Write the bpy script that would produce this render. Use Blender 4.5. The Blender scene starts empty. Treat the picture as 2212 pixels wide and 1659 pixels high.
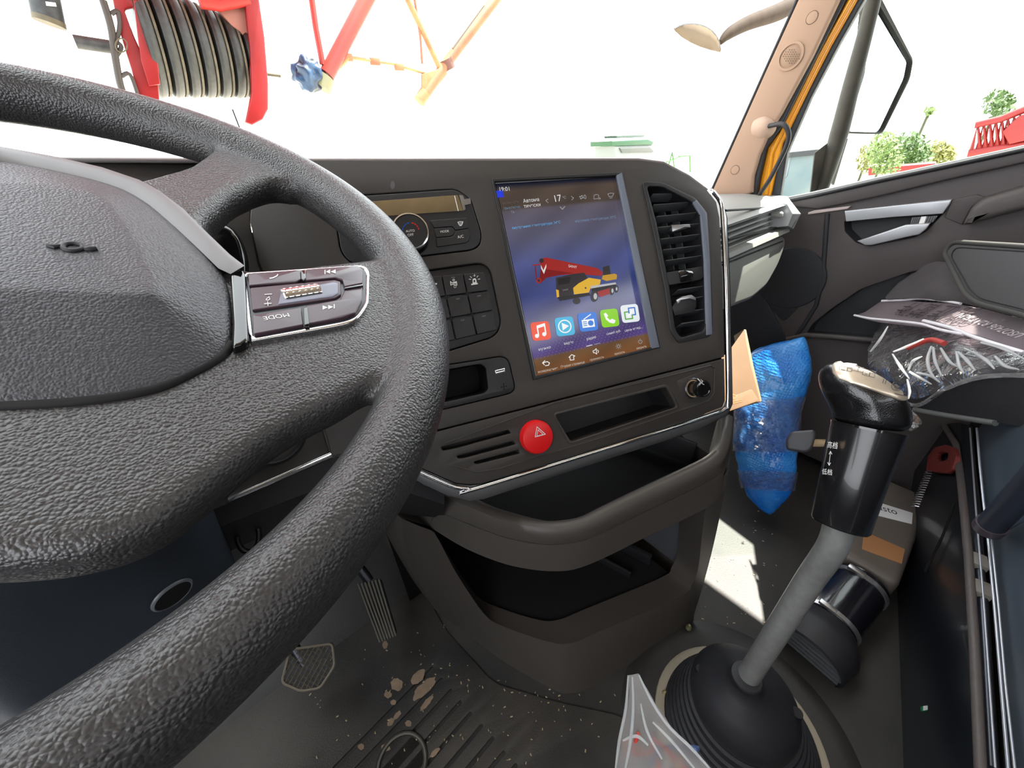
import bpy, bmesh, math, random
from mathutils import Vector as V, Matrix, noise
random.seed(7)
S = bpy.context.scene
COL = S.collection
# ------------------------------------------------------------------ camera
F, CX, CY = 831.0, 1106.0, 829.5
EYE = V((0, 0, 0.92))
def _basis():
    p, r, th = math.radians(32.5), math.radians(3.2), math.radians(38.5)
    d = V((math.sin(r)*math.cos(p), math.cos(r)*math.cos(p), math.sin(p)))
    fh = V((0, 0, 1)); fh = (fh - d*fh.dot(d)).normalized(); rh = d.cross(fh)
    return fh*math.sin(th)+rh*math.cos(th), fh*math.cos(th)-rh*math.sin(th), -d
XC, YC, ZC = _basis()
def w_(c): return V((XC.dot(c), YC.dot(c), ZC.dot(c)))
cam = bpy.data.cameras.new('camera'); camo = bpy.data.objects.new('camera', cam); COL.objects.link(camo)
cam.sensor_width = 36; cam.lens = 36*F/2212; cam.clip_start = .01; cam.clip_end = 500
m = Matrix.Identity(4)
for i, c in enumerate((w_(V((1, 0, 0))), w_(V((0, -1, 0))), w_(V((0, 0, -1))))):
    for j in range(3): m[j][i] = c[j]
m.translation = EYE; camo.matrix_world = m
S.camera = camo
# ------------------------------------------------------------------ world, sun, exposure
S.view_settings.view_transform = 'Standard'; S.view_settings.look = 'None'
S.view_settings.gamma = 1; S.view_settings.use_curve_mapping = False; S.view_settings.exposure = 0.0
wd = bpy.data.worlds.new('sky'); S.world = wd; wd.use_nodes = True
bg = wd.node_tree.nodes['Background']; bg.inputs[0].default_value = (.93, .96, 1, 1); bg.inputs[1].default_value = 6.2
sd = bpy.data.lights.new('sun', 'SUN'); sd.energy = 32; sd.angle = .01; sd.color = (1, .94, .84)
so = bpy.data.objects.new('sun', sd); COL.objects.link(so)
so.rotation_euler = V((.43, -.07, .88)).to_track_quat('Z', 'Y').to_euler(); so.location = (3, 0, 5)
# ------------------------------------------------------------------ geometry helpers
def R(x, y): return w_(V((x-CX, y-CY, F)).normalized())
def P(x, y, t): return EYE+R(x, y)*t
def hit(x, y, p, n):
    v = R(x, y); return EYE+v*((p-EYE).dot(n)/v.dot(n))
def hz(x, y, z): return hit(x, y, V((0, 0, z)), V((0, 0, 1)))
def hx(x, y, X): return hit(x, y, V((X, 0, 0)), V((1, 0, 0)))
def hy(x, y, Y): return hit(x, y, V((0, Y, 0)), V((0, 1, 0)))
class Fr:                                   # a plane in the place; u right, v up, n towards the viewer
    def __init__(s, p, u, v):
        s.p = V(p); s.u = V(u).normalized(); v = V(v); s.v = (v-s.u*v.dot(s.u)).normalized(); s.n = s.u.cross(s.v)
    def uv(s, x, y, w=0):
        q = hit(x, y, s.p+s.n*w, s.n)-s.p; return (q.dot(s.u), q.dot(s.v))
    def at(s, a, b, w=0): return s.p+s.u*a+s.v*b+s.n*w
    def px(s, x, y, w=0): return s.at(*s.uv(x, y, w), w)
    def shift(s, w): return Fr(s.p+s.n*w, s.u, s.v)
ROOT = {}
def link(name, me, mat=None, parent=None, smooth=None):
    o = bpy.data.objects.new(name, me); COL.objects.link(o)
    if mat is not None:
        for q in (mat if isinstance(mat, (list, tuple)) else [mat]): me.materials.append(q)
    base = V((0, 0, 0))
    if parent is not None:
        base = ROOT[parent.name]; o.parent = parent
    else:
        n = len(me.vertices)
        if n:
            c = sum((v.co for v in me.vertices), V())/n; c.z = min(v.co.z for v in me.vertices); base = c; o.location = c
    me.transform(Matrix.Translation(-base)); ROOT[o.name] = base
    if smooth is not None:
        me.shade_smooth() if smooth is True else me.set_sharp_from_angle(angle=math.radians(smooth))
    return o
def mo(name, vs, fs, mat=None, parent=None, smooth=40):
    me = bpy.data.meshes.new(name); me.from_pydata([tuple(v) for v in vs], [], fs)
    bm = bmesh.new(); bm.from_mesh(me); bmesh.ops.recalc_face_normals(bm, faces=bm.faces); bm.to_mesh(me); bm.free()
    me.polygons.foreach_set('use_smooth', [True]*len(me.polygons))
    return link(name, me, mat, parent, smooth)
def bmo(name, bm, mat=None, parent=None, smooth=40):
    me = bpy.data.meshes.new(name); bm.to_mesh(me); bm.free()
    me.polygons.foreach_set('use_smooth', [True]*len(me.polygons))
    return link(name, me, mat, parent, smooth)
def empty(name, loc):
    o = bpy.data.objects.new(name, None); o.empty_display_size = .05; COL.objects.link(o); o.location = loc; ROOT[o.name] = V(loc); return o
def tag(o, label=None, cat=None, group=None, kind=None):
    if label: o['label'] = label
    if cat: o['category'] = cat
    if group: o['group'] = group
    if kind: o['kind'] = kind
    return o
def thing(name, loc, label, cat, group=None): return tag(empty(name, loc), label, cat, group)
def rnd(pts, r, n=5):
    out = []; N = len(pts)
    for i in range(N):
        a, b, c = V(pts[i-1]), V(pts[i]), V(pts[(i+1) % N])
        rr = r[i] if isinstance(r, (list, tuple)) else r
        la, lc = (a-b).length, (c-b).length
        if la < 1e-9 or lc < 1e-9: continue
        p = b+(a-b)/la*min(rr, la*.49); q = b+(c-b)/lc*min(rr, lc*.49)
        if rr <= 0: out.append(tuple(b)); continue
        for k in range(n+1):
            t = k/n; out.append(tuple(p*(1-t)**2+b*2*t*(1-t)+q*t*t))
    return out
def area(p): return sum(p[i-1][0]*p[i][1]-p[i][0]*p[i-1][1] for i in range(len(p)))/2
def uvs(fr, pts, w=0, r=0):
    q = [fr.uv(x, y, w) for x, y in pts]
    return rnd(q, r) if r else q
def curve2d(loops, depth, bevel, off):
    cu = bpy.data.curves.new('c', 'CURVE'); cu.dimensions = '2D'; cu.fill_mode = 'BOTH'
    cu.extrude = max(depth/2-bevel, 0); cu.bevel_depth = bevel; cu.bevel_resolution = 2; cu.offset = off-bevel
    for i, lp in enumerate(loops):
        a = area(lp)
        if (a < 0) == (i == 0): lp = lp[::-1]
        sp = cu.splines.new('POLY'); sp.points.add(len(lp)-1)
        for k, q in enumerate(lp): sp.points[k].co = (q[0], q[1], 0, 1)
        sp.use_cyclic_u = True
    o = bpy.data.objects.new('c', cu); COL.objects.link(o)
    me = bpy.data.meshes.new_from_object(o.evaluated_get(bpy.context.evaluated_depsgraph_get())); me = me.copy()
    bpy.data.objects.remove(o); return me
def plate(name, fr, outer, mat, parent=None, w=0, depth=.01, bevel=.001, r=0, holes=(), off=0, smooth=35, uvm=False):
    """solid plate whose face lies w above the plane; outlines given in pixels (seen at that face) or in metres"""
    g = (lambda l, rr: rnd(l, rr) if rr else l) if uvm else (lambda l, rr: uvs(fr, l, w, rr))
    loops = [g(outer, r)]+[g(h[0], h[1]) for h in holes]
    me = curve2d(loops, depth, bevel, off)
    T = Matrix((( *[fr.u[0], fr.v[0], fr.n[0]], fr.at(0, 0, w-depth/2)[0]), (fr.u[1], fr.v[1], fr.n[1], fr.at(0, 0, w-depth/2)[1]), (fr.u[2], fr.v[2], fr.n[2], fr.at(0, 0, w-depth/2)[2]), (0, 0, 0, 1)))
    me.transform(T)
    bm = bmesh.new(); bm.from_mesh(me); bmesh.ops.remove_doubles(bm, verts=bm.verts, dist=1e-6); bm.to_mesh(me); bm.free()
    me.polygons.foreach_set('use_smooth', [True]*len(me.polygons))
    return link(name, me, mat, parent, smooth)
def walls(name, fr, outer, mat, parent, w0, w1, r=0, uvm=False, px_w=None, inset=0):
    """open box (liner) behind an opening: side walls from w0 down to w1 and a bottom"""
    q = (rnd(outer, r) if r else outer) if uvm else uvs(fr, outer, w0 if px_w is None else px_w, r)
    n = len(q); c = V((sum(a for a, b in q)/n, sum(b for a, b in q)/n))
    vs = [fr.at(a, b, w0) for a, b in q]+[fr.at(*(V((a, b))*(1-inset)+c*inset), w1) for a, b in q]
    fs = [(i, (i+1) % n, n+(i+1) % n, n+i) for i in range(n)]+[tuple(range(n, 2*n))]
    return mo(name, vs, fs, mat, parent)
def tube(name, pts, r, mat, parent=None, seg=16, closed=False, smooth=50, cap=True, sub=0, flat=1):
    pts = [V(p) for p in pts]; rs = list(r) if isinstance(r, (list, tuple)) else [r]*len(pts)
    if sub:
        q, qr = [], []; n = len(pts)
        for i in range(n-1):
            a, b, c, d = pts[max(i-1, 0)], pts[i], pts[i+1], pts[min(i+2, n-1)]
            for k in range(sub):
                t = k/sub; q.append(.5*((2*b)+(c-a)*t+(2*a-5*b+4*c-d)*t*t+(3*b-a-3*c+d)*t**3)); qr.append(rs[i]*(1-t)+rs[i+1]*t)
        q.append(pts[-1]); qr.append(rs[-1]); pts, rs = q, qr
    n = len(pts); vs = []; fs = []; prev = None
    for i in range(n):
        t = (pts[(i+1) % n]-pts[i-1]) if closed else (pts[min(i+1, n-1)]-pts[max(i-1, 0)])
        t.normalize()
        if prev is None: prev = t.orthogonal().normalized()
        prev = (prev-t*prev.dot(t)).normalized(); b = t.cross(prev)
        for k in range(seg):
            a = 2*math.pi*k/seg; vs.append(pts[i]+(prev*math.cos(a)+b*math.sin(a)*flat)*rs[i])
    for i in range(n if closed else n-1):
        for k in range(seg):
            j = (i+1) % n; fs.append((i*seg+k, i*seg+(k+1) % seg, j*seg+(k+1) % seg, j*seg+k))
    if cap and not closed: fs += [tuple(range(seg))[::-1], tuple(range((n-1)*seg, n*seg))]
    return mo(name, vs, fs, mat, parent, smooth)
def lathe(name, p, ax, prof, mat, parent=None, seg=40, smooth=35, sx=1, up=None):
    p = V(p); ax = V(ax).normalized(); a = (V(up)-ax*V(up).dot(ax)).normalized() if up is not None else ax.orthogonal().normalized(); b = ax.cross(a); vs = []; fs = []
    for h, r in prof:
        for k in range(seg):
            t = 2*math.pi*k/seg; vs.append(p+ax*h+(a*math.cos(t)*sx+b*math.sin(t))*max(r, 1e-5))
    for i in range(len(prof)-1):
        for k in range(seg): fs.append((i*seg+k, i*seg+(k+1) % seg, (i+1)*seg+(k+1) % seg, (i+1)*seg+k))
    if prof[0][1] > 1e-4: fs.append(tuple(range(seg))[::-1])
    if prof[-1][1] > 1e-4: fs.append(tuple(range((len(prof)-1)*seg, len(prof)*seg)))
    return mo(name, vs, fs, mat, parent, smooth)
def loft(name, secs, mat, parent=None, closed=False, caps=False, smooth=40, sub=0, thick=0):
    n = len(secs[0]); vs = [v for s in secs for v in s]; fs = []
    for i in range(len(secs)-1):
        for k in range(n if closed else n-1): fs.append((i*n+k, i*n+(k+1) % n, (i+1)*n+(k+1) % n, (i+1)*n+k))
    if caps: fs += [tuple(range(n))[::-1], tuple(range((len(secs)-1)*n, len(secs)*n))]
    o = mo(name, vs, fs, mat, parent, smooth)
    if thick: md = o.modifiers.new('s', 'SOLIDIFY'); md.thickness = thick; md.offset = 0
    if sub: md = o.modifiers.new('b', 'SUBSURF'); md.levels = md.render_levels = sub
    if thick or sub: bake(o)
    return o
def bake(o):
    me = bpy.data.meshes.new_from_object(o.evaluated_get(bpy.context.evaluated_depsgraph_get())).copy()
    o.modifiers.clear(); o.data = me; return o
def box(name, c, ax, size, mat, parent=None, bevel=.002, seg=2, smooth=40):
    bm = bmesh.new(); bmesh.ops.create_cube(bm, size=1)
    for v in bm.verts: v.co = V((v.co.x*size[0], v.co.y*size[1], v.co.z*size[2]))
    if bevel: bmesh.ops.bevel(bm, geom=bm.edges[:], offset=bevel, segments=seg, affect='EDGES', profile=.5)
    x, y, z = [V(a).normalized() for a in ax]; c = V(c)
    for v in bm.verts: v.co = c+x*v.co.x+y*v.co.y+z*v.co.z
    return bmo(name, bm, mat, parent, smooth)
AX = (V((1, 0, 0)), V((0, 1, 0)), V((0, 0, 1)))
def fbox(name, fr, c, size, mat, parent=None, bevel=.001, rot=0):
    u = fr.u*math.cos(rot)+fr.v*math.sin(rot); return box(name, c, (u, fr.n.cross(u), fr.n), size, mat, parent, bevel)
def text(name, s, fr, a, b, mat, parent, w=.0006, thick=.0002, spacing=1, sx=None, align=None):
    """lettering whose baseline runs from pixel a to pixel b"""
    A = V(fr.uv(*a, w)); B = V(fr.uv(*b, w)); cu = bpy.data.curves.new('t', 'FONT'); cu.body = s; cu.extrude = 0; cu.space_character = spacing
    o = bpy.data.objects.new('t', cu); COL.objects.link(o)
    me = bpy.data.meshes.new_from_object(o.evaluated_get(bpy.context.evaluated_depsgraph_get())).copy(); bpy.data.objects.remove(o)
    xs = [v.co.x for v in me.vertices] or [0, 1]; x0, x1 = min(xs), max(xs); k = (B-A).length/(x1-x0); d = (B-A).normalized()
    ky = k*(sx or 1)
    for v in me.vertices:
        q = A+d*((v.co.x-x0)*k)+V((-d.y, d.x))*v.co.y*ky; v.co = fr.at(q.x, q.y, w)
    o = link(name, me, mat, parent); return o
def art(name, fr, w, items, parent, step=.00004, uvm=False):
    """flat coloured shapes (a picture or printed symbol): items = (pixel outline, material)"""
    vs, fs, mi, mats = [], [], [], []
    for k, (pl, mt) in enumerate(items):
        if mt not in mats: mats.append(mt)
        q = [(fr.at(x, y, w+k*step) if uvm else fr.px(x, y, w+k*step)) for x, y in pl]
        fs.append(tuple(range(len(vs), len(vs)+len(q)))); vs += q; mi.append(mats.index(mt))
    me = bpy.data.meshes.new(name); me.from_pydata([tuple(v) for v in vs], [], fs)
    for i, p in enumerate(me.polygons): p.material_index = mi[i]
    return link(name, me, mats, parent)
def stroke(pts, wd, closed=False):
    """polyline in pixels -> list of thin quads"""
    out = []; n = len(pts)
    for i in range(n if closed else n-1):
        a, b = V(pts[i]), V(pts[(i+1) % n]); d = (b-a)
        if d.length < 1e-6: continue
        d = d.normalized(); s = V((-d.y, d.x))*wd/2; a = a-d*wd*.3; b = b+d*wd*.3
        out.append([tuple(a+s), tuple(b+s), tuple(b-s), tuple(a-s)])
    return out
def circ(cx, cy, r, n=24, a0=0, a1=360, ry=None): return [(cx+r*math.cos(math.radians(a0+(a1-a0)*k/n)), cy+(ry or r)*math.sin(math.radians(a0+(a1-a0)*k/n))) for k in range(n+(0 if abs(a1-a0) == 360 else 1))]
def bil(c, s, t):
    a, b, d, e = [V(q) for q in c]; return (a*(1-s)+b*s)*(1-t)+(d*(1-s)+e*s)*t   # tl, tr, bl, br
# ------------------------------------------------------------------ materials
def lin(c): return tuple((x/255/12.92 if x/255 <= .04045 else ((x/255+.055)/1.055)**2.4) for x in c)
MT = {}
def mat(name, rgb, rough=.5, metal=0, bump=None, bs=1., scale=100., var=0, trans=0, emit=0, spec=.5, coat=0, alpha=1, ior=1.45, col2=None, vscale=30):
    if name in MT: return MT[name]
    mt = bpy.data.materials.new(name); MT[name] = mt; mt.use_nodes = True; nt = mt.node_tree; b = nt.nodes['Principled BSDF']
    c = lin(rgb); I = b.inputs
    I['Base Color'].default_value = (*c, 1); I['Roughness'].default_value = rough; I['Metallic'].default_value = metal
    I['Specular IOR Level'].default_value = spec; I['Coat Weight'].default_value = coat; I['IOR'].default_value = ior
    I['Transmission Weight'].default_value = trans; I['Alpha'].default_value = alpha
    if emit: I['Emission Color'].default_value = (*c, 1); I['Emission Strength'].default_value = emit; I['Base Color'].default_value = (*[x*.05 for x in c], 1)
    tc = nt.nodes.new('ShaderNodeTexCoord')
    if var or col2:
        nz = nt.nodes.new('ShaderNodeTexNoise'); nz.inputs['Scale'].default_value = vscale; nz.inputs['Detail'].default_value = 6
        nt.links.new(tc.outputs['Object'], nz.inputs['Vector'])
        cr = nt.nodes.new('ShaderNodeValToRGB'); e = cr.color_ramp.elements
        e[0].position = .38; e[1].position = .68
        e[0].color = (*c, 1); e[1].color = (*(lin(col2) if col2 else [min(1, x*(1+var)) for x in c]), 1)
        nt.links.new(nz.outputs['Fac'], cr.inputs[0]); nt.links.new(cr.outputs[0], I['Base Color'])
    if bump:
        bp = nt.nodes.new('ShaderNodeBump'); bp.inputs['Strength'].default_value = bs
        if bump == 'leather':
            v = nt.nodes.new('ShaderNodeTexVoronoi'); v.feature = 'SMOOTH_F1'; v.inputs['Scale'].default_value = scale; v.inputs['Smoothness'].default_value = .35; out = v.outputs['Distance']
            nn = nt.nodes.new('ShaderNodeTexNoise'); nn.inputs['Scale'].default_value = scale*.35; ad = nt.nodes.new('ShaderNodeVectorMath'); ad.operation = 'MULTIPLY_ADD'
            ad.inputs[1].default_value = (.0012, .0012, .0012)
            nt.links.new(tc.outputs['Object'], nn.inputs['Vector']); nt.links.new(nn.outputs['Color'], ad.inputs[0]); nt.links.new(tc.outputs['Object'], ad.inputs[2]); nt.links.new(ad.outputs[0], v.inputs['Vector'])
            bp.inputs['Distance'].default_value = .0005; bp.invert = True
        elif bump == 'weave':
            v = nt.nodes.new('ShaderNodeTexWave'); v.inputs['Scale'].default_value = scale; v.inputs['Distortion'].default_value = 3; out = v.outputs['Fac']; bp.inputs['Distance'].default_value = .001
            nt.links.new(tc.outputs['Object'], v.inputs['Vector'])
        elif bump == 'bubble':
            v = nt.nodes.new('ShaderNodeTexVoronoi'); v.inputs['Scale'].default_value = scale; v.inputs['Randomness'].default_value = .3; out = v.outputs['Distance']; bp.inputs['Distance'].default_value = .002; bp.invert = True
            nt.links.new(tc.outputs['Object'], v.inputs['Vector'])
        else:
            v = nt.nodes.new('ShaderNodeTexNoise'); v.inputs['Scale'].default_value = scale; v.inputs['Detail'].default_value = 4; out = v.outputs['Fac']; bp.inputs['Distance'].default_value = .0006 if bump == 'grain' else .012
            nt.links.new(tc.outputs['Object'], v.inputs['Vector'])
        nt.links.new(out, bp.inputs['Height']); nt.links.new(bp.outputs[0], I['Normal'])
    return mt
def glassy(name, tint, refl=.08, rough=.02, bump=0, scale=40, body=0, bodyc=(230, 230, 230)):
    """thin clear sheet: lets light through, keeps its reflections"""
    if name in MT: return MT[name]
    mt = bpy.data.materials.new(name); MT[name] = mt; mt.use_nodes = True; nt = mt.node_tree; nt.nodes.remove(nt.nodes['Principled BSDF'])
    o = nt.nodes['Material Output']; t = nt.nodes.new('ShaderNodeBsdfTransparent'); t.inputs[0].default_value = (*lin(tint), 1)
    g = nt.nodes.new('ShaderNodeBsdfGlossy'); g.inputs['Roughness'].default_value = rough; mx = nt.nodes.new('ShaderNodeMixShader')
    fr = nt.nodes.new('ShaderNodeLayerWeight'); fr.inputs[0].default_value = refl
    nt.links.new(fr.outputs['Fresnel'], mx.inputs[0]); nt.links.new(t.outputs[0], mx.inputs[1]); nt.links.new(g.outputs[0], mx.inputs[2]); last = mx
    if body:
        df = nt.nodes.new('ShaderNodeBsdfTranslucent'); df.inputs[0].default_value = (*lin(bodyc), 1); d2 = nt.nodes.new('ShaderNodeBsdfDiffuse'); d2.inputs[0].default_value = (*lin(bodyc), 1)
        a = nt.nodes.new('ShaderNodeMixShader'); a.inputs[0].default_value = .5; nt.links.new(df.outputs[0], a.inputs[1]); nt.links.new(d2.outputs[0], a.inputs[2])
        m2 = nt.nodes.new('ShaderNodeMixShader'); m2.inputs[0].default_value = body; nt.links.new(mx.outputs[0], m2.inputs[1]); nt.links.new(a.outputs[0], m2.inputs[2]); last = m2
    if bump:
        tc = nt.nodes.new('ShaderNodeTexCoord'); nz = nt.nodes.new('ShaderNodeTexNoise'); nz.inputs['Scale'].default_value = scale; nz.inputs['Detail'].default_value = 5; nz.inputs['Distortion'].default_value = 1.5
        bp = nt.nodes.new('ShaderNodeBump'); bp.inputs['Strength'].default_value = bump; bp.inputs['Distance'].default_value = .02
        nt.links.new(tc.outputs['Object'], nz.inputs['Vector']); nt.links.new(nz.outputs['Fac'], bp.inputs['Height']); nt.links.new(bp.outputs[0], g.inputs['Normal']); nt.links.new(bp.outputs[0], fr.inputs['Normal'])
    nt.links.new(last.outputs[0], o.inputs['Surface']); return mt
PLA = mat('dark_plastic', (53, 49, 46), .5, bump='grain', scale=1500, bs=.35, var=.15, vscale=8)
PLB = mat('black_plastic', (32, 32, 34), .42, bump='grain', scale=1500, bs=.2)
PLK = mat('deep_black_plastic', (11, 12, 14), .7, spec=.3)
PLG = mat('grey_plastic', (84, 86, 90), .4, bump='grain', scale=1500, bs=.2)
GLB = mat('gloss_black', (16, 15, 16), .12, coat=.5)
LEA = mat('grained_leather', (50, 49, 50), .36, bump='leather', scale=760, bs=.9, spec=.65)
LEB = mat('airbag_skin', (60, 60, 65), .46, bump='leather', scale=900, bs=.8)
SIL = mat('satin_silver', (190, 190, 192), .3, metal=.9)
SILP = mat('silver_paint', (176, 178, 182), .38, metal=.5)
CHR = mat('chrome', (225, 225, 228), .12, metal=1)
DKM = mat('dark_metal', (70, 72, 78), .3, metal=.8)
WHT = mat('white_print', (225, 225, 222), .5)
RED = mat('red_plastic', (214, 22, 26), .38)
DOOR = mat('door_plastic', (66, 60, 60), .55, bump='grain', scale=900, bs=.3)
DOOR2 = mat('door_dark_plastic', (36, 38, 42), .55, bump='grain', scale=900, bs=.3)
BEI = mat('beige_trim', (160, 131, 110), .7, bump='grain', scale=1200, bs=.25)
MAT_ = mat('rubber_floor', (38, 37, 37), .55, bump='grain', scale=420, bs=.8, col2=(56, 54, 51), vscale=5)
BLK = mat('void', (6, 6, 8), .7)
YEL = mat('yellow_paint', (214, 140, 6), .3, coat=.4)
RUB = mat('rubber_black', (34, 34, 38), .55, bump='grain', scale=900, bs=.2)

# ================================================================== the cab shell
E0 = EYE
def st(o): o['kind'] = 'structure'; return o
# floor: one mat-covered pan rising into the firewall
prof = [(-1.3, 0), (-.3, 0), (.5, 0), (.66, .01), (.74, .06), (.80, .16), (.84, .32), (.86, .8)]
secs = [[V((x, y, z)) for y, z in prof] for x in [-.75, -.3, 0, .3, .6, .9, 1.32]]
st(loft('floor', secs, MAT_, smooth=60, thick=.006))
fw = st(loft('firewall_shade', [[V((x, y-.006, z+.004)) for y, z in ((.735, .055), (.795, .16), (.835, .32), (.852, .78))] for x in (-.76, .2, .8, 1.27)], BLK, smooth=60, thick=.003))  # added black sheet over the firewall, darkening it in place of shade
st(box('wall_back', (.28, -1.32, .75), AX, (2.1, .04, 1.5), PLB, bevel=0))
# left side: lower door wall plus frame, open window above the sill
wl = [V((-.78, y, z)) for y, z in ((-1.3, 0), (1.0, 0), (1.0, 1.5), (-1.3, 1.5))]
cu = Fr((-.78, 0, 0), (0, 1, 0), (0, 0, 1))
st(plate('wall_left', cu, [(-1.3, 0), (1.1, 0), (1.1, 1.72), (-1.3, 1.72)], PLB, None, 0, .03, 0, uvm=True, holes=[([(-.75, .85), (.75, .72), (.45, 1.6), (-.75, 1.6)], 0)]))
cr = Fr((0, 0, 1.70), (1, 0, 0), (0, 1, 0))
st(box('ceiling', (.28, -.42, 1.72), AX, (2.2, 1.85, .04), mat('roof_lining', (150, 135, 120), .8), bevel=0))
# windshield
WS = [V((-.78, 1.0, .80)), V((1.24, .92, .72)), V((1.14, .52, 1.72)), V((-.78, .6, 1.72))]
GLASS = glassy('window_glass', (246, 250, 248), .04, .0)
g = mo('window_1', WS, [(0, 1, 2, 3)], GLASS); st(g)
st(box('wall_front', (.25, .98, .38), AX, (2.1, .03, .72), BLK, bevel=0))
# ------------------------------------------------------------------ right door (kept as the setting)
DX = 1.28
FD = Fr((DX, 0, .92), (0, -1, 0), (0, 0, 1))
door = empty('door_1', (DX, .1, 0)); door['kind'] = 'structure'
sill = [(1640, 452), (1700, 437), (1760, 425), (1900, 393), (2050, 361), (2212, 326), (2330, 300)]
def dpl(name, pts, mt, w=0, depth=.012, bevel=.003, r=0, holes=()): return plate(name, FD, pts, mt, door, w, depth, bevel, r, holes)
lower = [(2500, 640), (2300, 950), (2000, 1400), (1760, 1200), (1560, 900), (1560, 560)]
# outer pressed sheet of the door behind the trim
skin = [FD.uv(*q) for q in sill]
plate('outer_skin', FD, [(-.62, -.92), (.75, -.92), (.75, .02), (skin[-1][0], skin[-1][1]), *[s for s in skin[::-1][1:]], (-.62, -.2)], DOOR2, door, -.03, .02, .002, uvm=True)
pocket = [(2212, 545), (2100, 560), (1960, 590), (1860, 625), (1800, 665), (1755, 700), (1742, 722), (1790, 726), (1900, 735), (2050, 760), (2212, 790), (2360, 800), (2360, 540)]
hand = [(1824, 478), (1826, 500), (1850, 524), (1880, 531), (1975, 512), (2000, 500), (2045, 452), (2035, 462), (1930, 470)]
def dtrim():
    a = [FD.uv(*q) for q in sill]
    top = [(s[0], s[1]-.004) for s in a]
    pts = [(-.42, -.90), (.75, -.90), (.75, top[-1][1]+.03)]+top[::-1]+[(-.42, top[0][1])]
    return plate('trim_panel', FD, pts, DOOR, door, 0, .014, .003, uvm=True, holes=[([FD.uv(*q) for q in pocket], .01), ([FD.uv(*q) for q in hand], .004)])
dtrim()
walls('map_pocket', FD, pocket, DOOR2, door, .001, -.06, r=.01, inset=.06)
# raised belt along the window
dpl('sill_trim', sill[1:]+[(2330, 330), (2212, 352), (2050, 388), (1900, 424), (1820, 441), (1765, 452), (1712, 447)], DOOR, .012, .02, .004)
tube('window_seal', [FD.px(x, y-3, .014) for x, y in sill[1:]], .0045, RUB, door, 8)
tube('window_seal', [FD.px(x, y-9, .004) for x, y in sill[1:]], .003, mat('seal_edge', (150, 150, 150), .4), door, 8)
dpl('trim_ledge', [(1745, 459), (1760, 454), (1838, 445), (1830, 452), (1745, 464)], mat('ledge', (176, 160, 158), .5), .006, .01, .002)
# handle
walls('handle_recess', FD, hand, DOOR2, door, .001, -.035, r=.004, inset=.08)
dpl('handle_bezel', [(1824, 456), (1990, 438), (2056, 431), (2052, 440), (2036, 462), (1930, 469), (1827, 479)], SILP, .010, .012, .002)['label'] = 'silver bar above the door handle'
lv = dpl('door_handle', [(1851, 521), (1905, 503), (1955, 486), (1985, 484), (2010, 482), (2000, 496), (1985, 507), (1960, 512), (1882, 530), (1868, 530)], SILP, .014, .010, .003); lv['label'] = 'silver pull lever'
dpl('lock_slider', [(1970, 470), (2026, 466), (2016, 480), (1966, 486)], mat('slider_grey', (110, 110, 112), .35), .002, .01, .001)
dpl('lock_slider', [(1990, 468), (2002, 467), (1996, 483), (1984, 485)], WHT, .004, .004, .0005)
art('slider_ribs', FD, .0045, [(q, PLK) for k in range(4) for q in stroke([(1974+k*4, 471), (1970+k*4, 483)], 1.3)+stroke([(2006+k*5, 468), (2001+k*5, 480)], 1.3)], door)
# arm rest block at upper right
dpl('arm_rest', [(2078, 486), (2098, 448), (2125, 428), (2212, 402), (2400, 360), (2400, 420), (2212, 454), (2150, 470), (2088, 487)], mat('armrest_skin', (72, 68, 66), .5, bump='grain', scale=900, bs=.3), .03, .05, .012, r=.006)
dpl('arm_rest_step', [(2056, 432), (2110, 420), (2130, 426), (2100, 447), (2078, 486), (2040, 470)], DOOR, .005, .012, .002)
tube('panel_seam', [FD.px(*q, .001) for q in [(1787, 462), (1783, 520), (1777, 600), (1763, 660), (1735, 705), (1690, 765), (1640, 830)]], .0055, DOOR2, door, 8)
tube('pocket_lip', [FD.px(*q, .004) for q in [(1700, 733), (1740, 724), (1790, 727), (1900, 737), (2050, 762), (2212, 792)]], .008, DOOR, door, 10)
spk = [(1640, 541), (1700, 540), (1760, 542), (1755, 600), (1748, 640), (1700, 690), (1690, 694), (1660, 660), (1620, 600)]
dpl('speaker_plate', spk, DOOR2, .002, .006, .001, r=.012)
lathe('speaker_grille', FD.px(1706, 602, .002), FD.n, [(0, .085), (.003, .083), (.004, .075), (.002, .0)], DOOR2, door)
dpl('kick_panel', [(1560, 640), (1640, 620), (1700, 735), (1640, 800), (1560, 830)], DOOR2, .004, .01, .003)
# door glass
g2 = plate('window_2', FD, [(1640, 452), (2330, 298), (2500, -500), (1900, -560), (1700, 380)], GLASS, None, -.02, .004, 0); st(g2)
st(plate('sun_mask_right', FD, [(1.3, -.92), (1.3, .80), (-.38, .80), (-.41, .50), (.13, .47), (.02, -.19), (.02, -.92)], PLB, None, -.035, .03, .003, uvm=True))  # added unseen frame, its outline shaped to bound the sun patch inside
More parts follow.
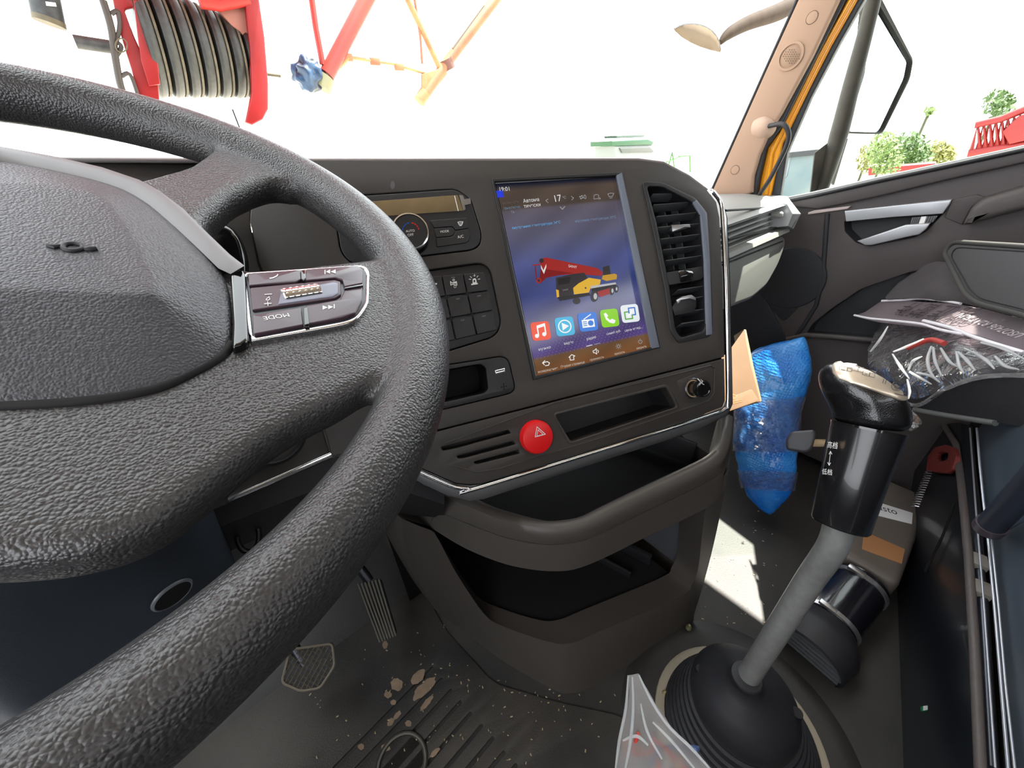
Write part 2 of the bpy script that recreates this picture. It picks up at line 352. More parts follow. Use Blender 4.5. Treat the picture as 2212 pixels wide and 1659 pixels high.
# ------------------------------------------------------------------ right windscreen pillar
FA = Fr((1.215, 0, .92), (0, -1, 0), (0, 0, 1))
pil = empty('trim_1', (1.2, .5, .75)); pil['kind'] = 'structure'
def apl(name, pts, mt, w=0, depth=.03, bevel=.004, r=0): return plate(name, FA, pts, mt, pil, w, depth, bevel, r)
def ext(a, b, k): return (a[0]+(a[0]-b[0])*k, a[1]+(a[1]-b[1])*k)
L0, L1 = (1722, 0), (1539, 408); Rr0, Rr1, Rr2, Rr3 = (1812, 0), (1753, 124), (1687, 247), (1622, 416)
apl('pillar_trim', [ext(L0, L1, .5), L0, (1650, 158), L1, (1545, 425), (1600, 428), (1624, 416), (1627, 380), (1640, 335), (1660, 290), Rr2, Rr1, Rr0, (1920, -230)], BEI, 0, .03, .007)
apl('pillar_seal', [(1925, -230), (1810, 0), (1750, 124), (1684, 247), (1657, 290), (1636, 340), (1624, 390), (1616, 430), (1632, 432), (1640, 385), (1655, 320), (1690, 270), (1762, 124), (1825, 0), (1945, -230)], RUB, -.012, .02, .004)
apl('door_frame', [(1935, -230), (1822, 0), (1760, 124), (1690, 262), (1655, 320), (1640, 385), (1634, 432), (1662, 432), (1672, 385), (1690, 310), (1748, 190), (1794, 100), (1862, -20), (1985, -230)], YEL, -.028, .02, .004)['label'] = 'yellow painted body pillar'
tube('frame_rib', [FA.px(*q, -.026) for q in [(1930, -180), (1838, 0), (1772, 118), (1700, 262), (1668, 330), (1655, 420)]], .0045, YEL, pil, 8)
apl('door_seal', [(1965, -230), (1850, -10), (1792, 95), (1745, 190), (1682, 310), (1671, 385), (1660, 432), (1683, 436), (1692, 380), (1700, 330), (1752, 210), (1815, 90), (1872, -10), (1990, -230)], RUB, -.036, .02, .004)
tube('pillar_edge', [FA.px(*q, -.004) for q in [ext(L0, L1, .5), L0, (1652, 155), (1537, 412)]], .004, RUB, pil, 8)
lathe('tweeter_bezel', FA.px(1708, 122, 0), FA.n, [(-.004, .027), (.003, .026), (.0035, .0215), (.001, .021)], BEI, pil)
tw = lathe('tweeter_grille', FA.px(1708, 122, .0005), FA.n, [(0, .0208), (.0015, .018), (.0022, 0)], mat('tweeter_mesh', (150, 122, 100), .6), pil)
art('grille_holes', FA, .0034, [(circ(1708+dx*5.2+(dy % 2)*2.6, 122+dy*4.8, 1.3, 8), mat('hole_brown', (96, 76, 62), .8)) for dx in range(-3, 4) for dy in range(-3, 4) if dx*dx+dy*dy < 11], pil)
for q in ((1754, 38), (1588, 367)):
    lathe('clip_cover', FA.px(*q, 0), FA.n, [(-.002, .0105), (.0008, .0102), (.0012, .009), (.0008, 0)], BEI, pil)
    tube('clip_ring', [FA.at(*(V(FA.uv(*q))+V((math.cos(a), math.sin(a)))*.0108), .0006) for a in [k*math.pi/12 for k in range(24)]], .0005, mat('hole_brown', (96, 76, 62)), pil, 6, closed=True)
# cable boss and cable
lathe('cable_grommet', FA.px(1655, 276, -.006), FA.n*.6+V((0, -.8, .1)), [(-.02, .030), (.0, .027), (.016, .018), (.02, .010)], mat('boss', (176, 148, 130), .6), pil, sx=.8)
cable = tube('cable', [FA.px(1662, 272, .01), FA.px(1690, 268, .03), FA.px(1703, 285, .03), FA.px(1700, 312, .025), FA.px(1680, 355, .02), FA.px(1660, 392, .02), FA.px(1640, 422, .015), FA.px(1632, 440, .01)], .0052, RUB, None, 12, sub=6)
tag(cable, 'black cable looping out of the beige pillar trim beside the door frame', 'cable')
# ================================================================== dashboard with the centre console fascia
PH = math.radians(18.5)
U = V((math.cos(PH), -math.sin(PH), 0)); UP = V((.15351438, .45880612, .87517443))
FP = Fr(EYE+R(1240, 590)*.55, U, UP)
dash = thing('dashboard', (.5, .5, .25), 'dark grey truck dashboard with a screen, switches and vents below the windscreen', 'dashboard')
FL = Fr(FP.px(560, 570, -.004), (1, 0, 0), (0, .48, .875))       # instrument side, square to the cab
# fascia plates
seamL = [(548, 395), (540, 480), (560, 570), (625, 735), (690, 890), (717, 983)]
up_out = [(700, 347), (1000, 346), (1380, 346), (1435, 353), (1490, 382), (1530, 412), (1548, 436), (1555, 470), (1561, 600), (1565, 771), (954, 927), (717, 987)]+seamL[::-1][1:]+[(548, 347)]
scr_o = [(1065, 389), (1342, 374), (1423, 750), (1155, 817)]
vent_o = [(1392, 398), (1432, 399), (1500, 432), (1524, 462), (1531, 560), (1537, 700), (1533, 722), (1468, 737), (1452, 712), (1440, 620), (1412, 480)]
clim_o = [(716, 425), (985, 407), (1018, 430), (1041, 505), (1038, 530), (1020, 541), (760, 572), (735, 545)]
sw_o = [(875, 590), (1040, 567), (1060, 580), (1085, 700), (1070, 728), (960, 762), (912, 772)]
usb_o = [(900, 798), (1085, 769), (1100, 778), (1114, 838), (1105, 850), (1010, 873), (915, 895)]
plate('fascia_panel', FP, up_out, PLA, dash, 0, .02, .0015, holes=[(scr_o, 0), (vent_o, .008), (clim_o, .008), (sw_o, .010), (usb_o, .007)])
low_out = [(760, 978), (954, 930), (1565, 774.5), (1567, 866), (1561, 880), (1500, 903), (1040, 1045), (1015, 1047), (985, 1044), (930, 1020), (850, 985)]
cub_o = [(1197, 895), (1441, 833), (1468, 880), (1232, 958)]
def capsule(a, b, h, n=6):
    a, b = V(a), V(b); d = (b-a).normalized(); s = V((-d.y, d.x)); o = []
    for k in range(n+1): t = math.pi*(-.5+k/n)-math.pi; o.append(tuple(a+(d*math.cos(t)*1+s*math.sin(t))*h))
    for k in range(n+1): t = math.pi*(-.5+k/n); o.append(tuple(b+(d*math.cos(t)+s*math.sin(t))*h))
    return o
slots = [[(953, 966), (1098, 929), (1104, 936), (987, 968), (957, 974)], [(987, 985), (1108, 953), (1114, 960), (1002, 990), (990, 991)], [(1024, 998), (1120, 972), (1123, 980), (1035, 1002), (1026, 1002)]]
light_c = (1502, 834)
lowf = plate('lower_fascia', FP, low_out, PLA, dash, 0, .02, .0015, holes=[(cub_o, .006)]+[(s, .0015) for s in slots])
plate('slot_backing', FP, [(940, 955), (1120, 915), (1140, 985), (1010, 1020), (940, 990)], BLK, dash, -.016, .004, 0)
walls('cubby_tray', FP, cub_o, PLB, dash, -.001, -.06, r=.006)
plate('cubby_lip', FP, [(1194, 893), (1442, 829), (1471, 881), (1230, 962)], PLA, dash, .0012, .004, .001, r=.007, holes=[([(1199, 897), (1439, 836), (1463, 879), (1234, 955)], .005)])
# fine raised outline on the lower fascia
tube('fascia_bead', [FP.px(*q, .0004) for q in [(960, 958), (1200, 870), (1400, 823), (1535, 789), (1544, 796), (1542, 850), (1530, 866), (1300, 945), (1080, 1012), (1030, 1020), (975, 1005)]], .0009, PLA, dash, 6)
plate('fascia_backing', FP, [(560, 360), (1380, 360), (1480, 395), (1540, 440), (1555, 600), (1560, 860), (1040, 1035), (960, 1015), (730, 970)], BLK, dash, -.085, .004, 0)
# bright edge strips: thin chrome line, then a satin band further back
chr_in = [(1540, 414), (1556, 436), (1561, 470), (1567, 600), (1571, 771), (1572, 868), (1565, 884), (1502, 908), (1040, 1052), (1015, 1055), (983, 1052), (925, 1028), (850, 992)]
edge = [FP.px(*q, -.002) for q in chr_in]
tube('chrome_edge', edge, .0030, CHR, dash, 10, sub=3)['label'] = 'bright chrome edging around the fascia'
ins = [(1536, 408), (1552, 436), (1558, 470), (1564, 600), (1568, 771), (1568, 864), (1560, 880), (1500, 903), (1040, 1046), (1015, 1049), (985, 1046), (930, 1022), (850, 985)]
outs = [(1541, 408), (1562, 436), (1571, 470), (1577, 600), (1581, 771), (1583, 872), (1572, 896), (1500, 932), (1045, 1078), (1015, 1082), (965, 1070), (915, 1046), (840, 1005)]
mid = [((a[0]+b[0])/2, (a[1]+b[1])/2) for a, b in zip(ins, outs)]
loft('satin_band', [[FP.px(*q, -.004) for q in ins], [FP.px(*q, -.005) for q in mid], [FP.px(*q, -.014) for q in outs], [FP.px(*q, -.05)+V((0, .01, .004)) for q in outs]], mat('satin_band', (150, 150, 152), .34, metal=.75), dash, smooth=60)
# top roll and the shelf running forward to the glass
top = [(-200, 342), (548, 347), (700, 346), (1000, 345), (1380, 344), (1435, 351), (1490, 380), (1530, 410)]
tp = [FP.px(*q, 0) if q[0] > 500 else FL.px(*q, 0) for q in top]
loft('dash_top', [[p for p in tp], [p+V((0, .012, .002)) for p in tp], [p+V((0, .06, -.012)) for p in tp], [V((p.x+.1*i/7, .93, .80)) for i, p in enumerate(tp)]], PLB, dash, smooth=60)
tube('top_edge', [p+V((0, .002, -.0005)) for p in tp], .0022, mat('edge_sheen', (128, 120, 118), .35), dash, 8)
loft('outer_side', [[FP.px(*q, -.012) for q in outs[:7]], [FP.px(*q, -.12)+V((0, 0, -.002)) for q in outs[:7]]], PLB, dash)
# ---- touch screen
FS = FP.shift(-.006)
scr = plate('touch_screen', FP, scr_o, GLB, dash, -.0062, .004, 0, off=-.0002)
SC = [(1071, 398), (1334, 380), (1409, 752), (1160, 812)]
fr_o = [(1062, 386), (1345, 371), (1427, 751), (1152, 821)]
plate('bezel', FP, fr_o, PLB, scr, .0016, .0085, .0008, holes=[([(1068, 392), (1336, 378), (1413, 749), (1158, 813)], 0)])
plate('bezel_edge', FP, [(1333, 378), (1343.5, 372.5), (1425, 750), (1409, 753)], mat('edge_bluegrey', (104, 110, 122), .3), scr, .0024, .004, .0006)
tube('bezel_line', [FP.px(1070, 396, -.003), FP.px(1334, 380, -.003)], .0007, SILP, scr, 6)
tube('bezel_line', [FP.px(1068, 398, -.003), FP.px(1158, 812, -.003)], .0006, SILP, scr, 6)
def em(rgb, k=1.): return mat('lit_%d_%d_%d' % rgb, rgb, .18, emit=k, spec=.25)
def screen_mat():
    mt = bpy.data.materials.new('screen_picture'); mt.use_nodes = True; nt = mt.node_tree; b = nt.nodes['Principled BSDF']
    tc = nt.nodes.new('ShaderNodeTexCoord'); sp = nt.nodes.new('ShaderNodeSeparateXYZ'); cr = nt.nodes.new('ShaderNodeValToRGB'); nt.links.new(tc.outputs['UV'], sp.inputs[0])
    e = cr.color_ramp.elements
    stops = [(0, (118, 72, 36)), (.085, (104, 76, 48)), (.10, (78, 60, 120)), (.2, (70, 62, 110)), (.33, (74, 78, 120)), (.42, (48, 62, 120)), (.58, (72, 80, 130)), (.72, (84, 84, 108)), (.86, (86, 80, 92)), (.875, (70, 58, 52)), (.96, (74, 62, 54)), (.985, (24, 24, 40)), (1, (12, 16, 34))]  # brown top bar has a translucent reflection painted into its colour
    e[0].position = 0; e[0].color = (*lin(stops[0][1]), 1); e[1].position = 1; e[1].color = (*lin(stops[-1][1]), 1)
    for p, c in stops[1:-1]: k = e.new(p); k.color = (*lin(c), 1)
    # streaks of light across the wallpaper
    wv = nt.nodes.new('ShaderNodeTexWave'); wv.inputs['Scale'].default_value = 1.6; wv.inputs['Distortion'].default_value = 1.2; mp = nt.nodes.new('ShaderNodeMapping'); mp.inputs['Rotation'].default_value = (0, 0, 1.15); nt.links.new(tc.outputs['UV'], mp.inputs[0]); nt.links.new(mp.outputs[0], wv.inputs[0])
    mr = nt.nodes.new('ShaderNodeMapRange'); mr.inputs[3].default_value = .82; mr.inputs[4].default_value = 1.08; nt.links.new(wv.outputs['Fac'], mr.inputs[0])
    ml = nt.nodes.new('ShaderNodeVectorMath'); ml.operation = 'SCALE'; nt.links.new(cr.outputs[0], ml.inputs[0]); nt.links.new(mr.outputs[0], ml.inputs['Scale'])
    nt.links.new(sp.outputs['Y'], cr.inputs[0]); nt.links.new(ml.outputs[0], b.inputs['Emission Color']); b.inputs['Emission Strength'].default_value = 1
    b.inputs['Base Color'].default_value = (.01, .01, .01, 1); b.inputs['Roughness'].default_value = .12; b.inputs['Specular IOR Level'].default_value = .4
    return mt
me = bpy.data.meshes.new('d'); q = [FP.px(*SC[k], -.0058) for k in (3, 2, 1, 0)]
me.from_pydata([tuple(v) for v in q], [], [(0, 1, 2, 3)]); uvl = me.uv_layers.new()
for k, c in enumerate(((0, 0), (1, 0), (1, 1), (0, 1))): uvl.data[k].uv = c
link('display', me, screen_mat(), scr)
WS_ = -.0052
Wt, Gt, Bt = em((214, 214, 214)), em((150, 150, 152)), em((96, 160, 206))
def tx(s, a, b, mt=Wt, name='screen_text', **k): return text(name, s, FP, a, b, mt, scr, w=WS_, **k)
tx('19:01', (1080, 413), (1101, 412)); tx('Автома', (1131, 438), (1165, 434)); tx('тически', (1132, 449), (1168, 445))
tx('включить', (1086, 442), (1121, 438), em((92, 80, 74))); tx('/выключи', (1088, 453), (1124, 449), em((100, 120, 140))); tx('ть', (1104, 461), (1112, 460), em((120, 124, 134)))
tx('17', (1200, 436), (1214, 434)); tx('℃', (1216, 430), (1223, 429), Gt); tx('0', (1262, 430), (1267, 429.5), Gt)
tx('внутренняя температура: 24℃', (1107, 495), (1211, 482), Bt); tx('наружная температура: 23℃', (1243, 480), (1331, 471), em((110, 130, 160)))
for s, a, b in (('музыка', (1164, 758), (1190, 752)), ('видео', (1219, 745), (1239, 741)), ('радио', (1268, 735), (1288, 730)), ('синий зуб', (1311, 724), (1340, 717)), ('связь межд…', (1350, 717), (1389, 708))): tx(s, a, b)
for s, a, b in (('возвращение', (1163, 806), (1205, 797)), ('Первая страница', (1212, 795), (1263, 784)), ('громкость', (1275, 780), (1305, 773)), ('яркость', (1328, 767), (1350, 762)), ('закрыть', (1375, 755), (1397, 750))): tx(s, a, b, em((190, 182, 170)))
A = [([(1072, 412), (1086, 411), (1088, 426), (1075, 427)], em((40, 60, 214)))]
for pl in (stroke([(1184, 430), (1179, 433), (1184, 438)], 1.2), stroke([(1234, 424), (1239, 427.5), (1235, 432)], 1.2), stroke([(1210, 447), (1215, 452), (1220, 446)], 1.6)): A += [(p, Gt) for p in pl]
for a in range(0, 360, 90): A.append((circ(1256+3*math.cos(math.radians(a+20)), 426+3*math.sin(math.radians(a+20)), 2, 10, ry=1.4), Gt))
A += [(p, Gt) for p in stroke([(1283, 430), (1283, 422), (1288, 420), (1293, 421), (1293, 427), (1297, 428), (1297, 430), (1290, 429)], 1, True)]+[(p, Gt) for p in stroke([(1313, 419), (1319, 417), (1326, 418), (1323, 424), (1316, 425)], 1.1, True)]+[(p, Gt) for p in stroke([(1317, 428), (1323, 427)], 1)]
art('status_symbols', FP, WS_, A, scr)
# dotted lower wallpaper, page marks
DM = em((118, 96, 150)); art('wallpaper_dots', FP, WS_-.0002, [(circ(1160+i*8+j*2, 775-j*6-i*1.9, 1, 6), DM) for i in range(29) for j in range(6) if 700 < 775-j*6-i*1.9], scr)
art('page_marks', FP, WS_, [(p, Wt) for p in stroke([(1267, 748), (1279, 745)], 1.6)]+[(p, Gt) for p in stroke([(1284, 744), (1296, 741)], 1.2)], scr)
# app icons: rounded tile with its symbol
def icon(cx, cy, s, colr, syms, name='app_icon'):
    a, b = V((s, -s*.115)), V((s*.155, s))
    def q(x, y): v = V((cx, cy))+a*x+b*y; return (v.x, v.y)
    t = [q(x, y) for x, y in rnd([(-1, -1), (1, -1), (1, 1), (-1, 1)], .4)]
    its = [(t, colr)]
    for poly, c in syms: its.append(([q(x, y) for x, y in poly], c))
    art(name, FP, WS_, its, scr)
WI = em((238, 238, 236))
icon(1168, 715, 20, em((232, 84, 56)), [(p, WI) for p in stroke([(-.3, .45), (-.3, -.5), (.5, -.65), (.5, .35)], .14)]+[(circ(-.48, .48, .22, 14), WI), (circ(.32, .38, .22, 14), WI), ([(-.36, -.62), (.56, -.8), (.56, -.48), (-.36, -.3)], WI)])
icon(1220, 705, 20, em((70, 176, 214)), [(circ(0, 0, .72, 28), WI), (circ(0, 0, .6, 28), em((70, 176, 214))), ([(-.28, -.42), (.46, 0), (-.28, .42)], WI)])
icon(1270, 695, 20, em((62, 122, 210)), [([(-.65, -.25), (.68, -.25), (.68, .6), (-.65, .6)], WI)]+[(p, WI) for p in stroke([(-.4, -.3), (.4, -.75)], .1)]+[(circ(.28, .17, .3, 16), em((62, 122, 210)))]+[(p, em((62, 122, 210))) for y in (-.02, .18, .38) for p in stroke([(-.52, y), (-.15, y)], .09)])
icon(1317, 687, 19, em((134, 204, 30)), [([(-.6, -.55), (-.35, -.65), (-.12, -.28), (-.28, -.1), (0, .22), (.25, .1), (.62, .32), (.5, .6), (.3, .66), (-.1, .5), (-.45, .1)], WI)])
icon(1361, 677, 19, em((222, 228, 232)), [(p, em((60, 110, 190))) for p in stroke([(-.1, -.05), (-.1, -.6), (.6, -.6), (.6, .2), (.25, .2)], .14)]+[(p, em((90, 160, 60))) for p in stroke([(-.2, -.2), (-.6, -.2), (-.6, .6), (.2, .6), (.2, .2)], .14)]+[([(-.35, .38), (-.35, .05), (-.22, .16), (.15, -.2), (.02, -.32), (.38, -.36), (.36, -.02), (.25, -.1), (-.1, .26), (0, .38)], WI)])
# lower bar symbols
L = [(p, WI) for p in stroke([(1176, 788), (1172, 784), (1177, 779)], 1.6)+stroke([(1173, 784), (1182, 781), (1187, 784), (1185, 789), (1178, 790)], 1.6)]
L += [(p, WI) for p in stroke([(1229, 772), (1235, 766), (1242, 769), (1239, 770), (1240, 777), (1232, 778), (1231, 771)], 1.4, True)]
L += [(p, WI) for p in stroke([(1281, 758), (1284, 757), (1288, 753), (1289, 765), (1285, 762), (1282, 762)], 1.3, True)+stroke([(1291, 756), (1293, 759), (1292, 762)], 1.2)]
L += [(p, Gt) for p in stroke(circ(1336, 748, 2.8, 12), 1.1, True)]+[(p, Gt) for k in range(8) for p in stroke([(1336+4.4*math.cos(k*.785), 748+4.4*math.sin(k*.785)), (1336+6*math.cos(k*.785), 748+6*math.sin(k*.785))], 1)]
L += [(p, Gt) for p in stroke(circ(1383, 738, 4, 14, -60, 240), 1.1)]+[(p, Gt) for p in stroke([(1383, 732), (1383, 737)], 1.2)]
art('bar_symbols', FP, WS_, L, scr)
# the crane picture on the wallpaper
r1, r2, yk, y2, dk, dk2, gy = em((150, 40, 38)), em((120, 26, 28)), em((214, 168, 50)), em((184, 140, 40)), em((50, 46, 48)), em((34, 32, 34)), em((176, 176, 178))
CR = [([(1164, 562), (1178, 556), (1290, 579), (1302, 588), (1300, 596), (1245, 592), (1185, 596), (1172, 590)], r1), ([(1168, 580), (1240, 590), (1210, 594), (1180, 600), (1168, 612), (1160, 608), (1166, 598)], r2),
      (circ(1164, 606, 6, 14), r1), (circ(1164, 606, 3, 10), dk), ([(1150, 572), (1166, 570), (1166, 573), (1150, 574)], r1), ([(1155, 574), (1157, 574), (1160, 604), (1158, 604)], r2), (circ(1170, 563, 5, 12), dk),
      ([(1168, 572), (1174, 584), (1180, 570), (1180, 577), (1175, 592), (1169, 580)], Wt),
      ([(1302, 577), (1316, 573), (1319, 590), (1318, 598), (1304, 598)], dk), ([(1302, 595), (1328, 591), (1333, 594), (1332, 603), (1310, 607), (1300, 603)], y2),
      ([(1201, 600), (1236, 592), (1262, 589), (1268, 598), (1262, 612), (1240, 620), (1238, 636), (1206, 645), (1202, 636)], dk), ([(1206, 602), (1232, 598), (1230, 612), (1206, 616)], dk2), ([(1201, 625), (1207, 627), (1208, 642), (1203, 643)], yk),
      ([(1238, 622), (1250, 612), (1272, 600), (1298, 604), (1296, 614), (1276, 622), (1272, 632), (1240, 636)], yk), ([(1276, 618), (1330, 610), (1331, 614), (1277, 624)], gy), ([(1278, 623), (1330, 614), (1333, 622), (1300, 636), (1280, 634)], dk2), ([(1290, 630), (1318, 622), (1320, 634), (1296, 642)], r1),
      ([(1204, 642), (1272, 632), (1276, 638), (1210, 650)], dk2), (circ(1246, 650, 8, 16, ry=7), dk), (circ(1284, 640, 8, 16, ry=12), dk), (circ(1286, 640, 4, 12, ry=7), gy), (circ(1322, 628, 5, 14, ry=9), dk), (circ(1323, 628, 2.4, 10, ry=5), gy), (circ(1332, 624, 4, 14, ry=8), dk), (circ(1332, 624, 2, 10, ry=4), gy),
      (circ(1265, 622, 2, 8), dk)]
art('crane_picture', FP, WS_-.0002, CR, scr, step=.00002)
tx('SANY', (1228, 577), (1246, 580)); tx('SANY', (1216, 629), (1228, 627), Gt)
# ---- climate controls
cl = plate('climate_panel', FP, clim_o, PLB, dash, .0004, .006, .0012, r=.008, off=-.0010)
plate('display_window', FP, [(760, 438), (989, 421), (1001, 455), (780, 470)], mat('smoked_film', (104, 88, 62), .2, coat=.5, var=.4, vscale=20), cl, .0012, .002, .0003)
plate('film_tab', FP, [(992, 421), (1000, 422), (1003, 430), (1016, 428), (1018, 440), (1004, 443), (1006, 452), (1001, 455)], mat('film_grey', (112, 106, 100), .3), cl, .0014, .001, .0002)
tube('window_edge', [FP.px(982, 423, .0014), FP.px(990, 456, .0014)], .0004, WHT, cl, 6)
kc = FP.px(887, 499, .016)
kb = lathe('temperature_knob', kc-FP.n*.018, FP.n, [(0, .0235), (.006, .0225), (.014, .0212), (.0165, .0205)], GLB, cl)
lathe('knob_ring', kc-FP.n*.0025, FP.n, [(-.003, .0206), (0, .0216), (.003, .0205), (.0034, .0190), (.0022, .0186), (-.002, .0186)], CHR, cl)
lathe('knob_face', kc-FP.n*.001, FP.n, [(0, .0188), (.0012, .0184), (.0014, 0)], PLB, cl)
text('knob_text', 'AUTO', FP, (877, 502), (896, 500), WHT, cl, w=.0170); text('knob_text', 'OFF', FP, (881, 510.5), (894, 509), WHT, cl, w=.0170)
its = []
for k in range(4):
    a0 = 185+k*20
    its.append((circ(887, 499, 19, 4, a0, a0+15)+circ(887, 499, 16.5, 4, a0+15, a0), em((54, 92, 190), .5)))
    a0 = 276+k*20
    its.append((circ(887, 499, 19, 4, a0, a0+15)+circ(887, 499, 16.5, 4, a0+15, a0), em((206, 62, 66), .5)))
art('temperature_marks', FP, .0172, its, cl)
for i, (nm, pl) in enumerate((('vent_button', [(929, 476), (1008, 470), (1012, 493), (984, 497), (978, 489), (938, 492)]), ('mode_button', [(938.5, 493.5), (976, 490.5), (982, 497), (980, 507), (974, 510), (942, 513)]), ('cooling_button', [(985, 498.5), (1012, 494.5), (1014, 518), (1008, 524), (944, 533.5), (942.5, 514.5), (975, 511.5), (982, 507)]))):
    plate(nm, FP, pl, PLB, cl, .0022, .003, .0007, r=.0015)
text('button_text', 'MODE', FP, (952, 503), (970, 501), WHT, cl, w=.0026); text('button_text', 'A/C', FP, (989, 515), (1002, 513), WHT, cl, w=.0026)
art('defrost_symbol', FP, .0026, [(p, WHT) for p in stroke([(989, 480), (994, 478.5), (1000, 479), (998, 485), (992, 485.5)], 1.2, True)+stroke([(993, 487.5), (997, 487)], 1.2)+stroke([(992, 482), (998, 481.5)], 1)], cl)
# ---- switch block
sw = plate('switch_block', FP, sw_o, PLB, dash, -.0035, .006, .0012, r=.010, off=-.0012)
corners = [(864, 600), (1044, 585), (912, 757), (1076, 716)]
TLc = (863, 601)
def swc(s, t): return tuple(bil([(861, 601), (1046, 586), (893, 757), (1076, 714)], s, t))
for i in range(4):
    for j in range(3):
        g = .014; a, b, c, d = swc(i/4+g*.5, j/3+g), swc((i+1)/4-g*.5, j/3+g), swc((i+1)/4-g*.5, (j+1)/3-g), swc(i/4+g*.5, (j+1)/3-g)
        bt = plate('switch_button', FP, [a, b, c, d], PLB, sw, .0012, .005, .0009, r=.0015)
        m1, m2 = swc((i+.44)/4, (j+.17)/3), swc((i+.58)/4, (j+.165)/3)
        if i > 0: art('indicator_mark', FP, .0014, [(p, mat('mark_grey', (92, 92, 92), .4)) for p in stroke([m1, m2], 2.6)], sw)
for i in (2, 3):
    for j in (1, 2):
        c = V(swc(i/4, j/3)); art('cross_gap', FP, .0015, [(p, BLK) for p in stroke([tuple(c-V((7, -1.4))), tuple(c+V((7, -1.4)))], 3)+stroke([tuple(c-V((1, 6))), tuple(c+V((1, 6)))], 3)], sw)
h = [(p, WHT) for p in stroke([(973, 608), (976, 611), (986, 608), (987, 616), (977, 614), (974, 616)], 1.6, True)+stroke([(979, 611), (985, 611)], 3)+stroke(circ(980, 605, 2, 10), 1.2, True)]
art('horn_symbol', FP, .0018, h, sw); text('switch_text', 'D', FP, (981, 622), (986, 621.5), WHT, sw, w=.0018)
bc = [([(1021, 603), (1025, 601), (1028, 602), (1030, 611), (1021, 613)], WHT), ([(1023, 605), (1026, 604), (1027, 609), (1023, 610)], PLB), ([(1018, 613), (1032, 611), (1032, 614), (1018, 616)], WHT)]+[(p, WHT) for a in (-170, -140, -90, -50, -12) for p in stroke([(1025+8*math.cos(math.radians(a)), 605+8*math.sin(math.radians(a))), (1025+12*math.cos(math.radians(a)), 605+12*math.sin(math.radians(a)))], 1.3)]
art('beacon_symbol', FP, .0018, bc, sw)
art('tool_symbol', FP, .0018, [(p, WHT) for p in stroke([(932, 614), (943, 613)], 3)+stroke([(938, 612), (939, 626), (945, 625)], 2)], sw)
# ---- usb panel
ub = plate('usb_panel', FP, usb_o, PLB, dash, .0002, .014, .001, r=.007, off=-.0009, holes=[([(935, 806), (1038, 788), (1048, 795), (1053, 840), (1046, 848), (940, 872)], .003)])
walls('usb_pocket', FP, [(935, 806), (1038, 788), (1048, 795), (1053, 840), (1046, 848), (940, 872)], PLK, ub, -.001, -.045, r=.003)
plate('usb_port', FP, [(1069, 800), (1090, 795), (1092, 804), (1071, 809)], CHR, ub, .001, .003, .0003, holes=[([(1071, 802), (1088, 798), (1089, 800), (1072, 804)], 0)])
art('usb_symbol', FP, .0008, [(p, PLK) for p in stroke([(1088, 829), (1089, 841)], 1.2)+stroke([(1083, 836), (1094, 834)], 1.2)]+[(circ(*c, 1.4, 8), PLK) for c in ((1088, 829), (1089, 841), (1083, 836), (1094, 834))], ub)
# ---- hazard button
hc = FP.px(1157, 943, .001)
hb = lathe('hazard_button', hc, FP.n, [(-.004, .0222), (.006, .0222), (.0095, .0205), (.0105, .018), (.0103, 0)], RED, dash); hb['label'] = 'round red hazard light button'
art('triangle_symbol', FP, .0117, [(p, WHT) for s, wd in ((1, 1.4), (.62, 1.2)) for p in stroke([(1166+(x-1166)*s, 939+(y-939)*s) for x, y in ((1160, 922), (1178, 938), (1156, 944))], wd, True)], hb)
plate('hazard_surround', FP, circ(1160, 943, 36, 32, ry=35), PLB, dash, .0006, .002, .0004)
# ---- cigarette lighter
lc = FP.px(1497, 839, 0)
cg = lathe('cigarette_lighter', lc, FP.n, [(-.006, .0160), (.0015, .0160), (.0025, .0148), (.0012, .0135), (-.006, .0130)], DKM, dash)
lathe('lit_ring', lc, FP.n, [(-.001, .0134), (.0006, .0134), (.0006, .0118), (-.001, .0118)], mat('amber_ring', (200, 170, 130), .3), cg)
lathe('lighter_knob', lc, FP.n, [(-.006, .0105), (.010, .0105), (.013, .0125), (.020, .0132), (.022, .0122), (.0225, .0100), (.0215, .0095), (.0212, 0)], GLB, cg)
ftop = FP.shift(.0216); art('cigarette_symbol', FP, .0226, [(p, WHT) for p in stroke([(1507, 818), (1513, 824)], 2)+stroke([(1514, 820), (1518, 823), (1516, 828), (1521, 831)], 1.2)], cg)
plate('lighter_plate', FP, [(1462, 823), (1548, 790), (1546, 848), (1532, 862), (1480, 872)], PLA, dash, .0003, .002, .0004, r=.004)
